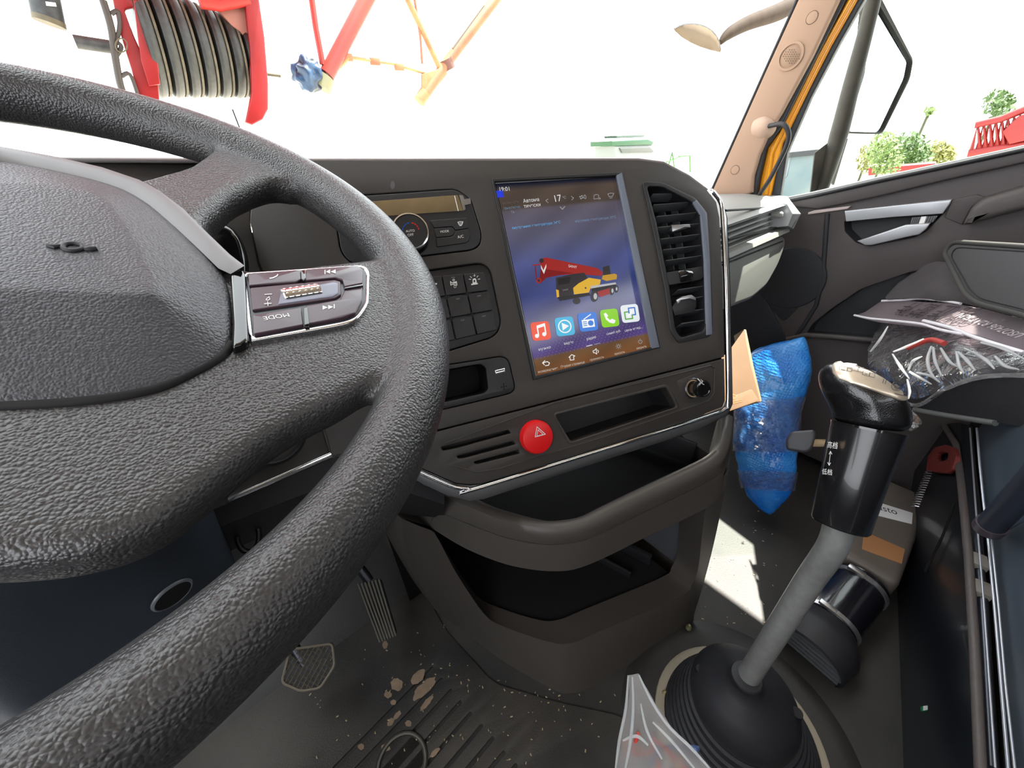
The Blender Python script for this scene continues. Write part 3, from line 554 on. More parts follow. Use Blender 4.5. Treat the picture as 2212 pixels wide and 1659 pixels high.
# ---- side vent of the fascia
def vent():
    o = plate('air_vent', FP, [(1388, 392), (1433, 394), (1503, 428), (1528, 459), (1535, 560), (1541, 700), (1536, 727), (1466, 742), (1449, 716), (1436, 620), (1408, 480)], PLB, dash, .0016, .004, .001, r=.006, holes=[([(1397, 402), (1431, 403), (1497, 437), (1514, 464), (1522, 560), (1526, 700), (1520, 716), (1471, 730), (1459, 712), (1446, 620), (1418, 480)], .006)])
    q1 = [(1397, 402), (1431, 403), (1497, 437), (1514, 464), (1522, 560), (1526, 700), (1520, 716), (1471, 730), (1459, 712), (1446, 620), (1418, 480)]
    walls('vent_duct', FP, q1, PLB, o, .0, -.05, r=.004, inset=.02)
    plate('vent_side', FP, [(1497, 437), (1505, 432), (1527, 460), (1534, 560), (1539, 722), (1526, 724), (1526, 700), (1522, 560), (1514, 464)], mat('edge_bluegrey', (104, 110, 122), .3), o, .0022, .003, .0006)
    ys = [(1404, 428, 1450, 427), (1406, 451, 1494, 444), (1412, 476, 1508, 466), (1415, 499, 1510, 490), (1421, 524, 1513, 512), (1426, 547, 1514, 536), (1432, 570, 1516, 558), (1458, 632, 1518, 623), (1462, 654, 1519, 645), (1463, 680, 1521, 672), (1465, 704, 1520, 696)]
    for a, b, c, d in ys:
        p, q = FP.px(a, b, -.012), FP.px(c, d, -.012); m_ = (p+q)/2; x = (q-p).normalized(); dz = (FP.n*.93+FP.v*.35).normalized(); y = dz.cross(x).normalized()
        box('vent_slat', m_, (x, y, dz), ((q-p).length, .0016, .016), mat('slat', (62, 64, 66), .35), o, .0005)
    for k in range(3):
        for (y0, y1) in ((450, 585),):
            a = FP.px(1428+k*28, y0-k*2, -.03); b = FP.px(1450+k*24, y1-k*2, -.03); x = (b-a).normalized()
            box('vane', (a+b)/2, (x, x.cross(FP.n), FP.n), ((b-a).length, .0015, .014), mat('slat', (62, 64, 66)), o, 0)
    plate('thumbwheel_bar', FP, [(1433, 590), (1517, 575), (1523, 578), (1524, 592), (1515, 604), (1437, 618)], PLB, o, -.001, .012, .001, r=.002)
    tw = lathe('thumbwheel', FP.px(1474, 598, -.008), (FP.px(1500, 594)-FP.px(1460, 600)), [(-.012, .010), (-.010, .0112), (.010, .0112), (.012, .010)], GLB, o)
    plate('vent_tab', FP, [(1452, 484), (1456, 492), (1489, 486), (1492, 491), (1455, 502), (1450, 498)], PLB, o, -.001, .010, .0006)
    plate('vent_tab', FP, [(1461, 652), (1472, 640), (1494, 637), (1504, 645), (1505, 662), (1498, 675), (1458, 682), (1452, 664)], PLB, o, -.002, .012, .001)
    plate('tab_insert', FP, [(1452, 486), (1490, 484), (1492, 491), (1480, 490), (1453, 500)], SIL, o, -.0002, .002, .0003)
    plate('tab_insert', FP, [(1461, 648), (1475, 640), (1494, 637), (1503, 643), (1503, 649), (1490, 645), (1472, 648), (1465, 656)], SIL, o, -.0008, .002, .0003)
vent()
# smudge and dust on the fascia
art('dust_smudge', FP, .0003, [(circ(848, 400, 5, 12, ry=9), mat('smudge', (84, 82, 82), .8))], dash)
# ---- instrument side (left) and lower left dash
plate('instrument_panel', FL, [(80, 347), (548, 347), (540, 480), (558, 570), (622, 735), (686, 890), (712, 980), (480, 1082), (200, 1190), (0, 1250), (-300, 1000), (-300, 350)], PLA, dash, 0, .012, .001)
plate('cluster_cowl', FL, [(300, 420), (440, 470), (500, 480), (528, 520), (540, 575), (530, 640), (400, 700), (200, 600)], GLB, dash, .022, .02, .008, r=.03)
plate('chrome_strip', FL, [(490, 1076), (718, 975), (732, 976), (727, 985), (492, 1087)], CHR, dash, .004, .008, .001)['label'] = 'thin bright strip on the left dash'
loft('lower_dash', [[FL.px(*q, .003) for q in [(200, 1210), (490, 1088), (728, 986), (870, 1000), (960, 1066)]], [FL.px(*q, .0) for q in [(230, 1260), (500, 1128), (740, 1035), (870, 1060), (960, 1090)]], [FL.px(*q, -.10) for q in [(260, 1300), (520, 1180), (745, 1085), (870, 1110), (960, 1120)]]], PLB, dash)
lathe('round_vent', FL.px(584, 937, .001), FL.n, [(-.004, .034), (.004, .034), (.006, .031), (.003, .029), (-.03, .028), (-.03, 0)], PLB, dash)
tube('under_dash_pipe', [V((-.3, .55, .50)), V((-.02, .52, .47)), V((.06, .5, .46))], .012, PLK, dash, 12)
tube('wiring_loop', [FL.px(x, y, -.06) for x, y in circ(536, 1158, 24, 16, ry=34)], .003, PLB, dash, 8, closed=True)
# ---- passenger side, one moulding swept across to the door
PX = 1.205
prof_px = [(1560, 418), (1640, 424), (1700, 432), (1722, 450), (1728, 468), (1720, 482), (1712, 492)]
def sw_sec(X, pl): return [hx(x, y, PX)+V((X-PX, 0, 0)) for x, y in pl]
def sweep(name, pl, mt, x0=.70, x1=PX, taper=0, caps=True, smooth=40):
    return loft(name, [sw_sec(x0, pl), sw_sec(x1, pl)], mt, dash, closed=True, caps=True, smooth=smooth)
SOFT = mat('soft_pad', (126, 126, 122), .5, bump='grain', scale=900, bs=.3); SOFTD = mat('glovebox_plastic', (112, 113, 110), .5, bump='grain', scale=900, bs=.3)
sweep('passenger_top', [(1500, 420), (1600, 418), (1650, 422), (1690, 430), (1712, 438), (1706, 441), (1690, 438), (1640, 436), (1500, 440)], SOFT)
sweep('vent_back', [(1500, 440), (1640, 440), (1650, 470), (1640, 500), (1500, 520)], PLK)
sweep('soft_pad', [(1560, 520), (1640, 500), (1690, 490), (1704, 492), (1706, 500), (1695, 508), (1600, 545), (1560, 560)], SOFT)
fgb = Fr(hx(1690, 515, PX), (1, 0, 0), (0, .22, 1))
plate('glovebox', fgb, [(1500, 580), (1560, 561), (1640, 529), (1698, 507), (1699, 530), (1682, 575), (1657, 620), (1625, 648), (1576, 667), (1500, 690)], SOFTD, dash, .004, .18, .012, r=.02)
tube('glovebox_seam', [fgb.px(*q, .006) for q in [(1560, 572), (1640, 540), (1690, 521)]], .0015, PLK, dash, 6)
for k in range(5):
    y = 446+k*11
    pl = [(1650, y-2), (1690-k*2, y), (1690-k*2, y+3.5), (1650, y+3)]
    sweep('vent_slat', pl, mat('slat_light', (150, 150, 148), .4), x1=PX-.03)
lathe('vent_knob', hx(1668, 462, PX-.06), (0, -1, 0), [(0, .006), (.02, .007), (.024, .004)], mat('slat_light', (150, 150, 148)), dash)
# end cap by the door
loft('end_cap', [[hx(x, y, PX-.045) for x, y in [(1660, 436), (1700, 440), (1712, 462), (1702, 488), (1665, 492)]], [hx(x, y, PX+.02) for x, y in [(1650, 424), (1705, 430), (1730, 462), (1714, 494), (1655, 502)]], [hx(x, y, PX+.045) for x, y in [(1650, 420), (1700, 424), (1726, 460), (1712, 496), (1655, 506)]]], SILP, dash, closed=True, caps=True)
plate('vent_rim', Fr(hx(1690, 450, PX), (1, 0, 0), (0, .2, 1)), [(1570, 452), (1688, 444), (1700, 464), (1684, 492), (1575, 520), (1575, 515), (1680, 489), (1692, 464), (1684, 449), (1570, 457)], PLB, dash, .006, .006, .001)
# ================================================================== steering wheel
WQ = (-.0964, .3068, -.0396, .4389, -1.2585, .0193)
WC = EYE+V(WQ[:3]); WN = V((math.sin(WQ[3])*math.cos(WQ[4]), math.sin(WQ[3])*math.sin(WQ[4]), math.cos(WQ[3])))
FW = Fr(WC, V((1, 0, 0))-WN*WN.x, WN.cross(V((1, 0, 0))))
wheel = thing('steering_wheel', tuple(WC-WN*.05), 'large dark leather-grained steering wheel filling the left side of the cab', 'steering wheel')
RW, rw = .225, .0188
def baked(name, build):
    o = build(); return bake(o)
def fused():
    bm = bmesh.new()
    # rim
    n, s = 180, 20; vv = []
    for i in range(n):
        a = 2*math.pi*i/n; d = FW.u*math.cos(a)+FW.v*math.sin(a)
        vv.append([bm.verts.new(WC+d*(RW+rw*math.cos(t)*.98)+FW.n*rw*math.sin(t)*1.05) for t in [2*math.pi*k/s for k in range(s)]])
    for i in range(n):
        for k in range(s): bm.faces.new((vv[i][k], vv[(i+1) % n][k], vv[(i+1) % n][(k+1) % s], vv[i][(k+1) % s]))
    bmesh.ops.recalc_face_normals(bm, faces=bm.faces)
    me = bpy.data.meshes.new('f'); bm.to_mesh(me)
    def prism(pts, w, depth, off=0, bev=.007, r=.01):
        q = uvs(FW, pts, w, r); m2 = curve2d([q], depth, bev, 0)
        T = Matrix.Identity(4)
        for j in range(3): T[j][0], T[j][1], T[j][2] = FW.u[j], FW.v[j], FW.n[j]
        T.translation = FW.at(0, 0, w-depth/2); m2.transform(T); return m2
    hubl = [(-900, 420), (-900, 1100)]
    parts = [
        prism([(560, 578), (640, 567), (792, 551), (850, 545), (905, 600), (925, 700), (905, 780), (860, 822), (800, 828), (740, 868), (656, 905), (579, 950), (463, 1043), (400, 1095), (330, 1145), (240, 1185), (130, 1212), (0, 1226), (-500, 1235), (-1150, 900), (-1000, 450), (-500, 380), (0, 352), (200, 372), (350, 430), (480, 560)], .010, .024, bev=.009, r=.012),
        prism([(250, 392), (400, 352), (445, 322), (490, 268), (590, 296), (665, 360), (640, 395), (592, 384), (545, 398), (500, 418), (440, 470), (470, 560), (380, 560), (250, 470)], .008, .024, bev=.009, r=.008)]
    # left spokes (mirror of the right side, out of the picture)
    for a, hw in ((170, .035), (215, .022)):
        d = V((math.cos(math.radians(a)), math.sin(math.radians(a)))); s = V((-d.y, d.x)); q = [tuple(d*.05+s*hw*1.4), tuple(d*.05-s*hw*1.4), tuple(d*.225-s*hw), tuple(d*.225+s*hw)]
        m2 = curve2d([q], .024, .007, 0); T = Matrix.Identity(4)
        for j in range(3): T[j][0], T[j][1], T[j][2] = FW.u[j], FW.v[j], FW.n[j]
        T.translation = WC; m2.transform(T); parts.append(m2)
    b2 = bmesh.new(); b2.from_mesh(me)
    for p in parts: b2.from_mesh(p)
    b2.to_mesh(me); b2.free()
    o = bpy.data.objects.new('f', me); COL.objects.link(o)
    md = o.modifiers.new('r', 'REMESH'); md.mode = 'VOXEL'; md.voxel_size = .0024; md.use_smooth_shade = True
    md = o.modifiers.new('s', 'SMOOTH'); md.factor = .5; md.iterations = 9
    m3 = bpy.data.meshes.new_from_object(o.evaluated_get(bpy.context.evaluated_depsgraph_get())).copy(); bpy.data.objects.remove(o)
    return m3
fm = fused()
nrm = [v.normal.copy() for v in fm.vertices]
isrim = []
for p in fm.polygons:
    c = p.center-WC; a, b, h = c.dot(FW.u), c.dot(FW.v), c.dot(FW.n); rad = math.hypot(a, b); isrim.append(rad > RW-rw*1.03)
def sub(name, keep, mt):
    idx = {}; vs = []; fs = []; ns = []
    for p, k in zip(fm.polygons, isrim):
        if k != keep: continue
        f = []
        for i in p.vertices:
            if i not in idx: idx[i] = len(vs); vs.append(fm.vertices[i].co); ns.append(nrm[i])
            f.append(idx[i])
        fs.append(f)
    me = bpy.data.meshes.new(name); me.from_pydata([tuple(v) for v in vs], [], fs)
    me.polygons.foreach_set('use_smooth', [True]*len(me.polygons)); me.normals_split_custom_set_from_vertices([tuple(n) for n in ns])
    return link(name, me, mt, wheel)
sub('rim', True, LEA); sub('spoke', False, LEA)
# hub cover: pillow with a flat upper field, folded edges below and to the right
oc = [(-950, 480), (-600, 360), (-250, 330), (0, 340), (110, 362), (200, 384), (262, 402), (318, 430), (380, 480), (440, 538), (484, 582), (499, 640), (503, 700), (500, 744), (470, 776), (400, 814), (330, 842), (200, 864), (0, 875), (-300, 880), (-700, 860), (-1000, 700)]
ic = [(-700, 560), (-500, 470), (-250, 420), (0, 405), (90, 408), (150, 415), (200, 425), (240, 445), (270, 490), (300, 540), (322, 590), (336, 625), (336, 640), (330, 648), (300, 650), (255, 648), (200, 645), (130, 642), (0, 640), (-250, 640), (-550, 650), (-750, 620)]
n = len(oc); H = .021
def resample(pl, m):
    return pl
secs = []
O = [V(FW.uv(*q, .012)) for q in oc]; I_ = [V(FW.uv(*q, .026)) for q in ic]; cc = sum(I_, V((0, 0)))/n
for k, (t, h) in enumerate(((-.0, .000), (0, .0085), (.010, .0118), (.05, .0132), (.5, .0212), (.94, .0282), (1, .0290))):
    secs.append([FW.at(*(o*(1-t)+i*t), h) for o, i in zip(O, I_)])
for t, h in ((.05, .0293), (.5, .0296), (.95, .0296)): secs.append([FW.at(*(i*(1-t)+cc*t), h) for i in I_])
ab = loft('airbag_cover', secs, LEB, wheel, closed=True, caps=True, smooth=True, sub=2)
# emblem pressed into the hub cover
art_e = tube('emblem', [FW.px(x, y, .0298) for x, y in circ(158, 534, 22, 20, ry=8)], .0011, RUB, wheel, 8, closed=True)
tube('emblem', [FW.px(*q, .0298) for q in [(103, 531), (118, 534), (136, 531)]], [.001, .0014, .0009], RUB, wheel, 8)
tube('emblem', [FW.px(*q, .0298) for q in [(182, 538), (195, 539), (209, 537)]], [.0009, .0016, .0013], RUB, wheel, 8)
tube('cover_gap', [FW.px(x, y, .0095) for x, y in oc[13:22]], .0030, BLK, wheel, 8, sub=6)
# silver band along the top of the hub
so_ = [(-500, 345), (-250, 318), (0, 316), (110, 336), (220, 361), (300, 388), (345, 412), (395, 450), (450, 505), (497, 550), (528, 574)]
si_ = [(-500, 372), (-250, 340), (0, 348), (110, 370), (205, 392), (262, 410), (318, 440), (378, 490), (436, 545), (472, 580), (498, 592)]
loft('silver_band', [[FW.px(*q, .006) for q in so_], [FW.px(*q, .0165) for q in so_], [FW.px(*q, .0175) for q in [((a[0]*.7+b[0]*.3), (a[1]*.7+b[1]*.3)) for a, b in zip(so_, si_)]], [FW.px(*q, .0145) for q in si_], [FW.px(*q, .008) for q in si_]], mat('band_silver', (118, 117, 118), .5, metal=.4), wheel, smooth=50)
# button pad
PAD = mat('button_dark', (58, 40, 50), .3, coat=.2); PADB = mat('button_side', (44, 46, 52), .3)
w0 = .0125
po = [(518, 585), (788, 570), (799, 580), (798, 650), (775, 690), (748, 702), (528, 744), (508, 700), (505, 600)]
plate('pad_frame', FW, [(497, 590), (524, 580), (530, 590), (537, 735), (524, 745), (500, 752), (503, 700)], GLB, wheel, w0+.002, .008, .0015, r=.003)
plate('chrome_frame', FW, [(523, 588), (783, 571), (799, 582), (797, 655), (775, 688), (752, 700), (541, 737)], CHR, wheel, w0, .006, .001, r=[.001, .004, .006, .004, .008, .008, .001], holes=[([(530, 593), (780, 577), (791, 585), (789, 652), (769, 682), (748, 692), (545, 728)], .004)])
pad = plate('button_pad', FW, [(528, 591), (781, 575), (792, 584), (791, 653), (770, 684), (749, 694), (544, 730)], PADB, wheel, w0-.0005, .006, .001, r=.003)
def btn(name, pl, mt=PAD, w=w0+.0015, d=.004, r=.001, b=.0006): return plate(name, FW, pl, mt, pad, w, d, b, r=r)
btn('phone_button', [(534, 590), (649, 582), (651, 603), (640, 609), (538, 617)])
btn('previous_button', [(661, 581), (772, 573), (784, 581), (783, 612), (745, 619), (740, 604), (725, 600), (658, 606)])
btn('next_button', [(783, 618), (782, 648), (768, 676), (740, 686), (665, 700), (661, 660), (735, 646), (745, 625)])
btn('mode_button', [(546, 680), (650, 663), (655, 702), (548, 722)])
btn('volume_well', [(540, 621), (722, 604), (736, 608), (737, 636), (724, 644), (545, 670)], mat('well', (70, 52, 60), .35), w0+.0008)
btn('well_hollow', [(608, 628), (720, 608), (731, 612), (731, 634), (720, 641), (600, 658)], mat('well_grey', (104, 104, 122), .25), w0+.0012, .002)
for q, l in (([(650, 583), (660, 582), (661, 600), (656, 606), (651, 602)], 0), ([(656, 664), (664, 663), (668, 700), (658, 702)], 1), ([(744, 620), (784, 613), (785, 617), (744, 624)], 2)): btn('divider', q, GLB, w0+.0024, .003, .0005, .0004)
# knurled scroll wheel
c = FW.px(652, 639, w0-.0020); axw = (FW.px(692, 632)-FW.px(612, 645)).normalized(); pr = []
sc_ = lathe('scroll_wheel', c, axw, [(-.0105, .0052), (-.0100, .0057), (.0100, .0057), (.0105, .0052)], CHR, pad, 32)
vs, fs = [], []
e2 = axw.cross(FW.n)
for i in range(6):
    for j in range(16):
        a = j/16*2*math.pi; x = -.0085+i*.0034; R_ = .0055
        if math.cos(a) < -.2: continue
        def q(dx, da, h): return c+axw*(x+dx)+(FW.n*math.cos(a+da)+e2*math.sin(a+da))*(R_+h)
        b = len(vs); vs += [q(-.0015, 0, 0), q(0, -.18, 0), q(.0015, 0, 0), q(0, .18, 0), q(0, 0, .0004)]; fs += [(b, b+1, b+4), (b+1, b+2, b+4), (b+2, b+3, b+4), (b+3, b, b+4)]
mo('knurling', vs, fs, CHR, pad, 10)
wt = w0+.0017
text('pad_text', 'MODE', FW, (622, 676), (567, 684), WHT, pad, w=wt)
art('phone_symbol', FW, wt, [(p, WHT) for p in stroke([(583, 601), (590, 600), (598, 596), (600, 593)], 2.4)], pad)
art('skip_symbol', FW, wt, [([(701, 583), (703, 583), (703, 592), (701, 592)], WHT), ([(704, 587), (713, 582), (713, 591)], WHT), ([(714, 587), (725, 582), (725, 591)], WHT)], pad)
art('skip_symbol', FW, wt, [([(697, 660), (697, 669), (708, 664)], WHT), ([(709, 659), (709, 668), (720, 663)], WHT), ([(721, 657), (723, 657), (723, 666), (721, 667)], WHT)], pad)
art('volume_symbol', FW, w0+.0011, [(p, WHT) for p in stroke([(572, 636), (587, 635)], 1.5)+stroke([(575, 646), (581, 641), (583, 646), (580, 648), (575, 648)], 1.3, True)+stroke([(571, 656), (586, 655)], 1.5)+stroke([(578, 651), (579, 660)], 1.5)], pad)
# column shroud below the wheel
sh = thing('steering_column_shroud', tuple(WC-WN*.3), 'smooth blue-black plastic shroud of the steering column under the wheel', 'steering column')
SHM = mat('shroud_plastic', (44, 50, 58), .38, bump='grain', scale=900, bs=.15)
secs = []
for h, sx, sy, off in ((.035, .045, .045, .0), (.05, .075, .07, 0), (.12, .082, .085, .0), (.22, .088, .095, -.01), (.34, .086, .10, -.02), (.48, .08, .10, -.03), (.6, .08, .10, -.04)):
    c = WC-WN*h+FW.u*(-.028)+FW.v*off
    secs.append([c+FW.u*sx*math.copysign(abs(math.cos(t))**.55, math.cos(t))+FW.v*sy*math.copysign(abs(math.sin(t))**.55, math.sin(t)) for t in [2*math.pi*k/40 for k in range(40)]])
sho = loft('shroud', secs, SHM, sh, closed=True, caps=True, smooth=50)
from mathutils.bvhtree import BVHTree
sb_ = ROOT[sho.name]; bv = BVHTree.FromPolygons([v.co+sb_ for v in sho.data.vertices], [p.vertices[:] for p in sho.data.polygons])
hp = bv.ray_cast(EYE, R(372, 1284))
if hp[0] is not None:
    n_ = hp[1] if hp[1].dot(R(372, 1284)) < 0 else -hp[1]
    lathe('screw_well', hp[0], n_, [(.0006, .0125), (.0018, .0118), (.0019, 0)], BLK, sh, 28); lathe('well_rim', hp[0], n_, [(0, .0138), (.0014, .0134), (.0022, .0124), (.0016, .0116)], PLG, sh, 28)
# ================================================================== centre console with open trays
con = thing('storage_console', (.35, .25, 0), 'dark plastic storage console with an open upper tray and a lower bin below the dashboard', 'console')
CON = mat('console_plastic', (72, 67, 63), .48, bump='grain', scale=1300, bs=.25)
def pl3(pts, n=44):
    """smooth polyline through (pixel x, pixel y, height) points lying on the console's wall, resampled evenly by index"""
    q = [hz(x, y, z) for x, y, z in pts]; m_ = len(q)-1; out = []
    for k in range(n+1):
        s = k/n*m_; i = min(int(s), m_-1); t = s-i
        a, b, c, d = q[max(i-1, 0)], q[i], q[i+1], q[min(i+2, m_)]
        out.append(.5*((2*b)+(c-a)*t+(2*a-5*b+4*c-d)*t*t+(3*b-a-3*c+d)*t**3))
    return out
Zr = .48
rin = pl3([(1000, 1062, Zr-.004), (1060, 1092, Zr-.004), (1110, 1108, Zr-.004), (1160, 1121, Zr-.004), (1195, 1125, Zr-.004), (1250, 1117, Zr-.004), (1300, 1093, Zr-.004), (1400, 1045, Zr-.004), (1480, 1008, Zr-.004), (1525, 985, Zr-.004), (1543, 965, Zr-.004), (1551, 935, Zr-.004), (1553, 905, Zr-.004)])
rtop = pl3([(960, 1072, Zr), (1020, 1098, Zr), (1090, 1126, Zr), (1150, 1139, Zr), (1195, 1143, Zr), (1255, 1135, Zr), (1310, 1108, Zr), (1400, 1064, Zr), (1485, 1024, Zr), (1538, 996, Zr), (1560, 970, Zr), (1571, 930, Zr), (1575, 895, Zr)])
rout = pl3([(952, 1083, Zr-.012), (1010, 1110, Zr-.012), (1085, 1140, Zr-.012), (1150, 1157, Zr-.012), (1197, 1162, Zr-.012), (1260, 1152, Zr-.012), (1315, 1128, Zr-.012), (1403, 1085, Zr-.012), (1490, 1044, Zr-.012), (1545, 1012, Zr-.012), (1569, 982, Zr-.012), (1580, 940, Zr-.012), (1583, 900, Zr-.012)])
seam = pl3([(945, 1104, .445), (1010, 1130, .445), (1085, 1158, .445), (1150, 1172, .445), (1200, 1175, .445), (1262, 1166, .445), (1318, 1142, .445), (1405, 1099, .445), (1492, 1058, .445), (1550, 1026, .445), (1574, 995, .445), (1583, 955, .445), (1585, 905, .445)])
inn = [p+V((.0, .0, -.075)) for p in rin]
bk = lambda L, d: [p+V((0.02, d, 0)) for p in L]
loft('tray_rim', [inn, [p+V((.003, .003, -.01)) for p in rin], rin, [(a*.5+b*.5)+V((0, 0, .004)) for a, b in zip(rin, rtop)], rtop, rout, seam], CON, con, smooth=60)
seam2 = [p+V((0, 0, -.0025)) for p in seam]
band = pl3([(925, 1136, .39), (1000, 1182, .39), (1080, 1215, .385), (1140, 1229, .385), (1195, 1234, .385), (1245, 1229, .385), (1310, 1203, .385), (1400, 1158, .385), (1485, 1118, .385), (1540, 1088, .385), (1563, 1055, .385), (1575, 1005, .39), (1580, 930, .40)])
loft('front_band', [[p+V((.002, .004, 0)) for p in seam2], seam2, [a*.5+b*.5 for a, b in zip(seam2, band)], band, [p+V((.004, .006, .001)) for p in band], [p+V((.01, .022, .02)) for p in band]], CON, con, smooth=60)
o_in = [(938, 1150, .385), (955, 1180, .345), (990, 1245, .24), (1045, 1325, .14), (1085, 1352, .12), (1188, 1387, .12), (1238, 1388, .12), (1300, 1362, .12), (1470, 1288, .12), (1494, 1264, .135), (1508, 1228, .17), (1516, 1160, .28), (1524, 1098, .38)]
o_out = [(868, 1120, .45), (876, 1185, .32), (912, 1268, .14), (962, 1338, .0), (1080, 1425, .0), (1188, 1488, .0), (1232, 1500, .0), (1300, 1475, .0), (1478, 1362, .0), (1502, 1318, .03), (1532, 1215, .14), (1556, 1110, .3), (1574, 1010, .44)]
a = pl3(o_in, 52); b = pl3(o_out, 52)
loft('lower_shell', [[p+V((.012, .05, -.01)) for p in a], [p+V((.003, .012, -.004)) for p in a], a, [p*.88+q*.12+V((0, 0, .002)) for p, q in zip(a, b)], [p*.5+q*.5 for p, q in zip(a, b)], b], CON, con, smooth=60)
# inner walls of tray and bin
def hpoly(name, pts, z, mt, th=.004): return mo(name, [V((x, y, z)) for x, y in pts]+[V((x, y, z-th)) for x, y in pts], [tuple(range(len(pts))), tuple(range(len(pts), 2*len(pts)))]+[(i, (i+1) % len(pts), len(pts)+(i+1) % len(pts), len(pts)+i) for i in range(len(pts))], mt, con)
foot = [(.155, .55), (.165, .37), (.21, .27), (.25, .225), (.30, .205), (.40, .18), (.52, .155), (.585, .165), (.60, .30), (.60, .55)]
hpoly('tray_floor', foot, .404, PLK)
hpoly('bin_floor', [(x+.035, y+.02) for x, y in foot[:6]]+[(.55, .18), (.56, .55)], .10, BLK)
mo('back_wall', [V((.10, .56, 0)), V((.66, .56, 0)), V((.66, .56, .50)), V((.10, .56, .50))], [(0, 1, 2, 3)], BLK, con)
box('bin_side', (.585, .36, .25), AX, (.008, .40, .30), PLG, con, .001)['label'] = 'paler inner side of the bin'
box('bin_ledge', (.50, .36, .115), (V((.97, .25, 0)), V((-.25, .97, 0)), V((0, 0, 1))), (.012, .30, .03), PLB, con, .003)
box('bin_ledge', (.44, .37, .11), (V((.97, .25, 0)), V((-.25, .97, 0)), V((0, 0, 1))), (.006, .30, .02), PLB, con, .002)
box('tray_divider', (.53, .30, .435), (V((.97, .25, 0)), V((-.25, .97, 0)), V((0, 0, 1))), (.006, .22, .05), PLB, con, .002)
lc_ = [rout[0], seam[0], band[0]]+b[:17]
loft('left_cheek', [lc_, [p+V((-.004, .02, 0)) for p in lc_], [p+V((-.02, .32, .02)) for p in lc_]], CON, con)
loft('console_neck', [[FP.px(x, y, -.02) for x, y in ((850, 1000), (915, 1046), (975, 1074))], [rout[0]+V((-.03, .06, .0)), rout[0]+V((-.005, .01, .002)), rtop[1]+V((0, .01, -.004))]], CON, con)
loft('right_cheek', [[p for p in b[32:]], [p+V((.06, .30, .0)) for p in b[32:]]], CON, con)
loft('upper_cheek', [[p for p in rout[34:]], [p for p in seam[34:]], [p+V((0, .0, -.06)) for p in seam[34:]]], CON, con)
# ================================================================== floor mat details
FF = Fr((0, 0, 0), (1, 0, 0), (0, 1, 0))
fm_ = thing('floor_mat', (0, .35, 0), 'worn dark rubber floor mat with slotted grooves and mud spots under the steering wheel', 'mat')
mat_out = [(.15, .70), (-.45, .70), (-.5, .1), (-.3, -.2), (.30, -.2), (.30, .10), (.22, .20), (.15, .30), (.13, .45)]
grooves = [((934, 1443), (722, 1659)), ((953, 1468), (760, 1670)), ((974, 1492), (800, 1680)), ((994, 1517), (862, 1665)), ((1016, 1541), (905, 1670)), ((1040, 1568), (950, 1675)), ((1064, 1595), (985, 1690)), ((1088, 1626), (1020, 1705)), ((1114, 1654), (1050, 1730))]
hl = []
for g0, g1 in grooves:
    p0, p1 = FF.uv(*g0, .008), FF.uv(*g1, .008); hl.append((capsule(p1, p0, .0032), 0))
MATM = mat('mat_rubber', (38, 37, 37), .5, bump='grain', scale=380, bs=.9, col2=(70, 66, 60), vscale=4)
plate('mat_sheet', FF, mat_out, MATM, fm_, .008, .006, .001, r=.02, uvm=True, holes=hl)
MUD = mat('dried_mud', (128, 110, 92), .9, var=.3, vscale=60)
random.seed(3)
def splat(cx, cy, rx, ry, rot=0):
    c = FF.px(cx, cy, .0083); k_ = .92*1.3/831; pts = []
    for k in range(18):
        a = 2*math.pi*k/18; rr = 1+random.uniform(-.14, .14); x, y = rx*math.cos(a)*rr, ry*math.sin(a)*rr; cr_, sr = math.cos(rot), math.sin(rot)
        pts.append(FF.px(cx+x*cr_-y*sr, cy+x*sr+y*cr_, .0083))
    n = len(pts); vs = pts+[p-V((0, 0, .0006)) for p in pts]
    return mo('mud_spot', vs, [tuple(range(n))]+[(i, (i+1) % n, n+(i+1) % n, n+i) for i in range(n)], MUD, fm_)
for s in ((857, 1479, 13, 14), (838, 1501, 8, 7), (903, 1463, 20, 10, -.8), (916, 1487, 34, 11, -.8), (922, 1518, 20, 6, -.9), (832, 1393, 6, 8), (882, 1563, 7, 7), (858, 1545, 12, 5, -.9), (844, 1560, 10, 6, -1), (780, 1613, 7, 7), (940, 1625, 14, 5, -.8), (850, 1517, 6, 6), (833, 1615, 10, 8)): splat(*s)
lathe('foot_ring', FF.px(868, 1650, .008), (0, 0, 1), [(0, .046), (.003, .044), (.003, .038), (-.003, .036), (-.003, 0)], MATM, fm_)
tube('foot_ring_edge', [FF.px(868, 1650, .011)+V((math.cos(a), math.sin(a), 0))*.041 for a in [k*math.pi/16 for k in range(32)]], .0018, mat('worn_edge', (110, 106, 98), .6), fm_, 6, closed=True)
vs, fs = [], []
for k in range(240):
    x, y = random.choice([(random.uniform(650, 1400), random.uniform(1400, 1659)), (random.uniform(900, 1250), random.uniform(1350, 1600)), (random.uniform(1450, 1680), random.uniform(1100, 1450))])
    if 960 < x < 1500 and y < 1490-abs(x-1220)*.25 : continue
    c = hz(x, y, .0095 if x < 1300 else .004); s = random.uniform(.0008, .0024); a = random.uniform(0, 6.3); d = V((math.cos(a), math.sin(a), .2))*s; e = V((-math.sin(a), math.cos(a), 0))*s*.5; b = len(vs)
    vs += [c-d-e, c+d-e, c+d+e, c-d+e, c+V((0, 0, s*.6))]; fs += [(b, b+1, b+4), (b+1, b+2, b+4), (b+2, b+3, b+4), (b+3, b, b+4), (b, b+3, b+2, b+1)]
cr_ = mo('crumbs', vs, fs, mat('straw_crumb', (176, 160, 130), .8), None); tag(cr_, 'pale crumbs and straw chips scattered over the floor mat', 'crumbs', kind='stuff')
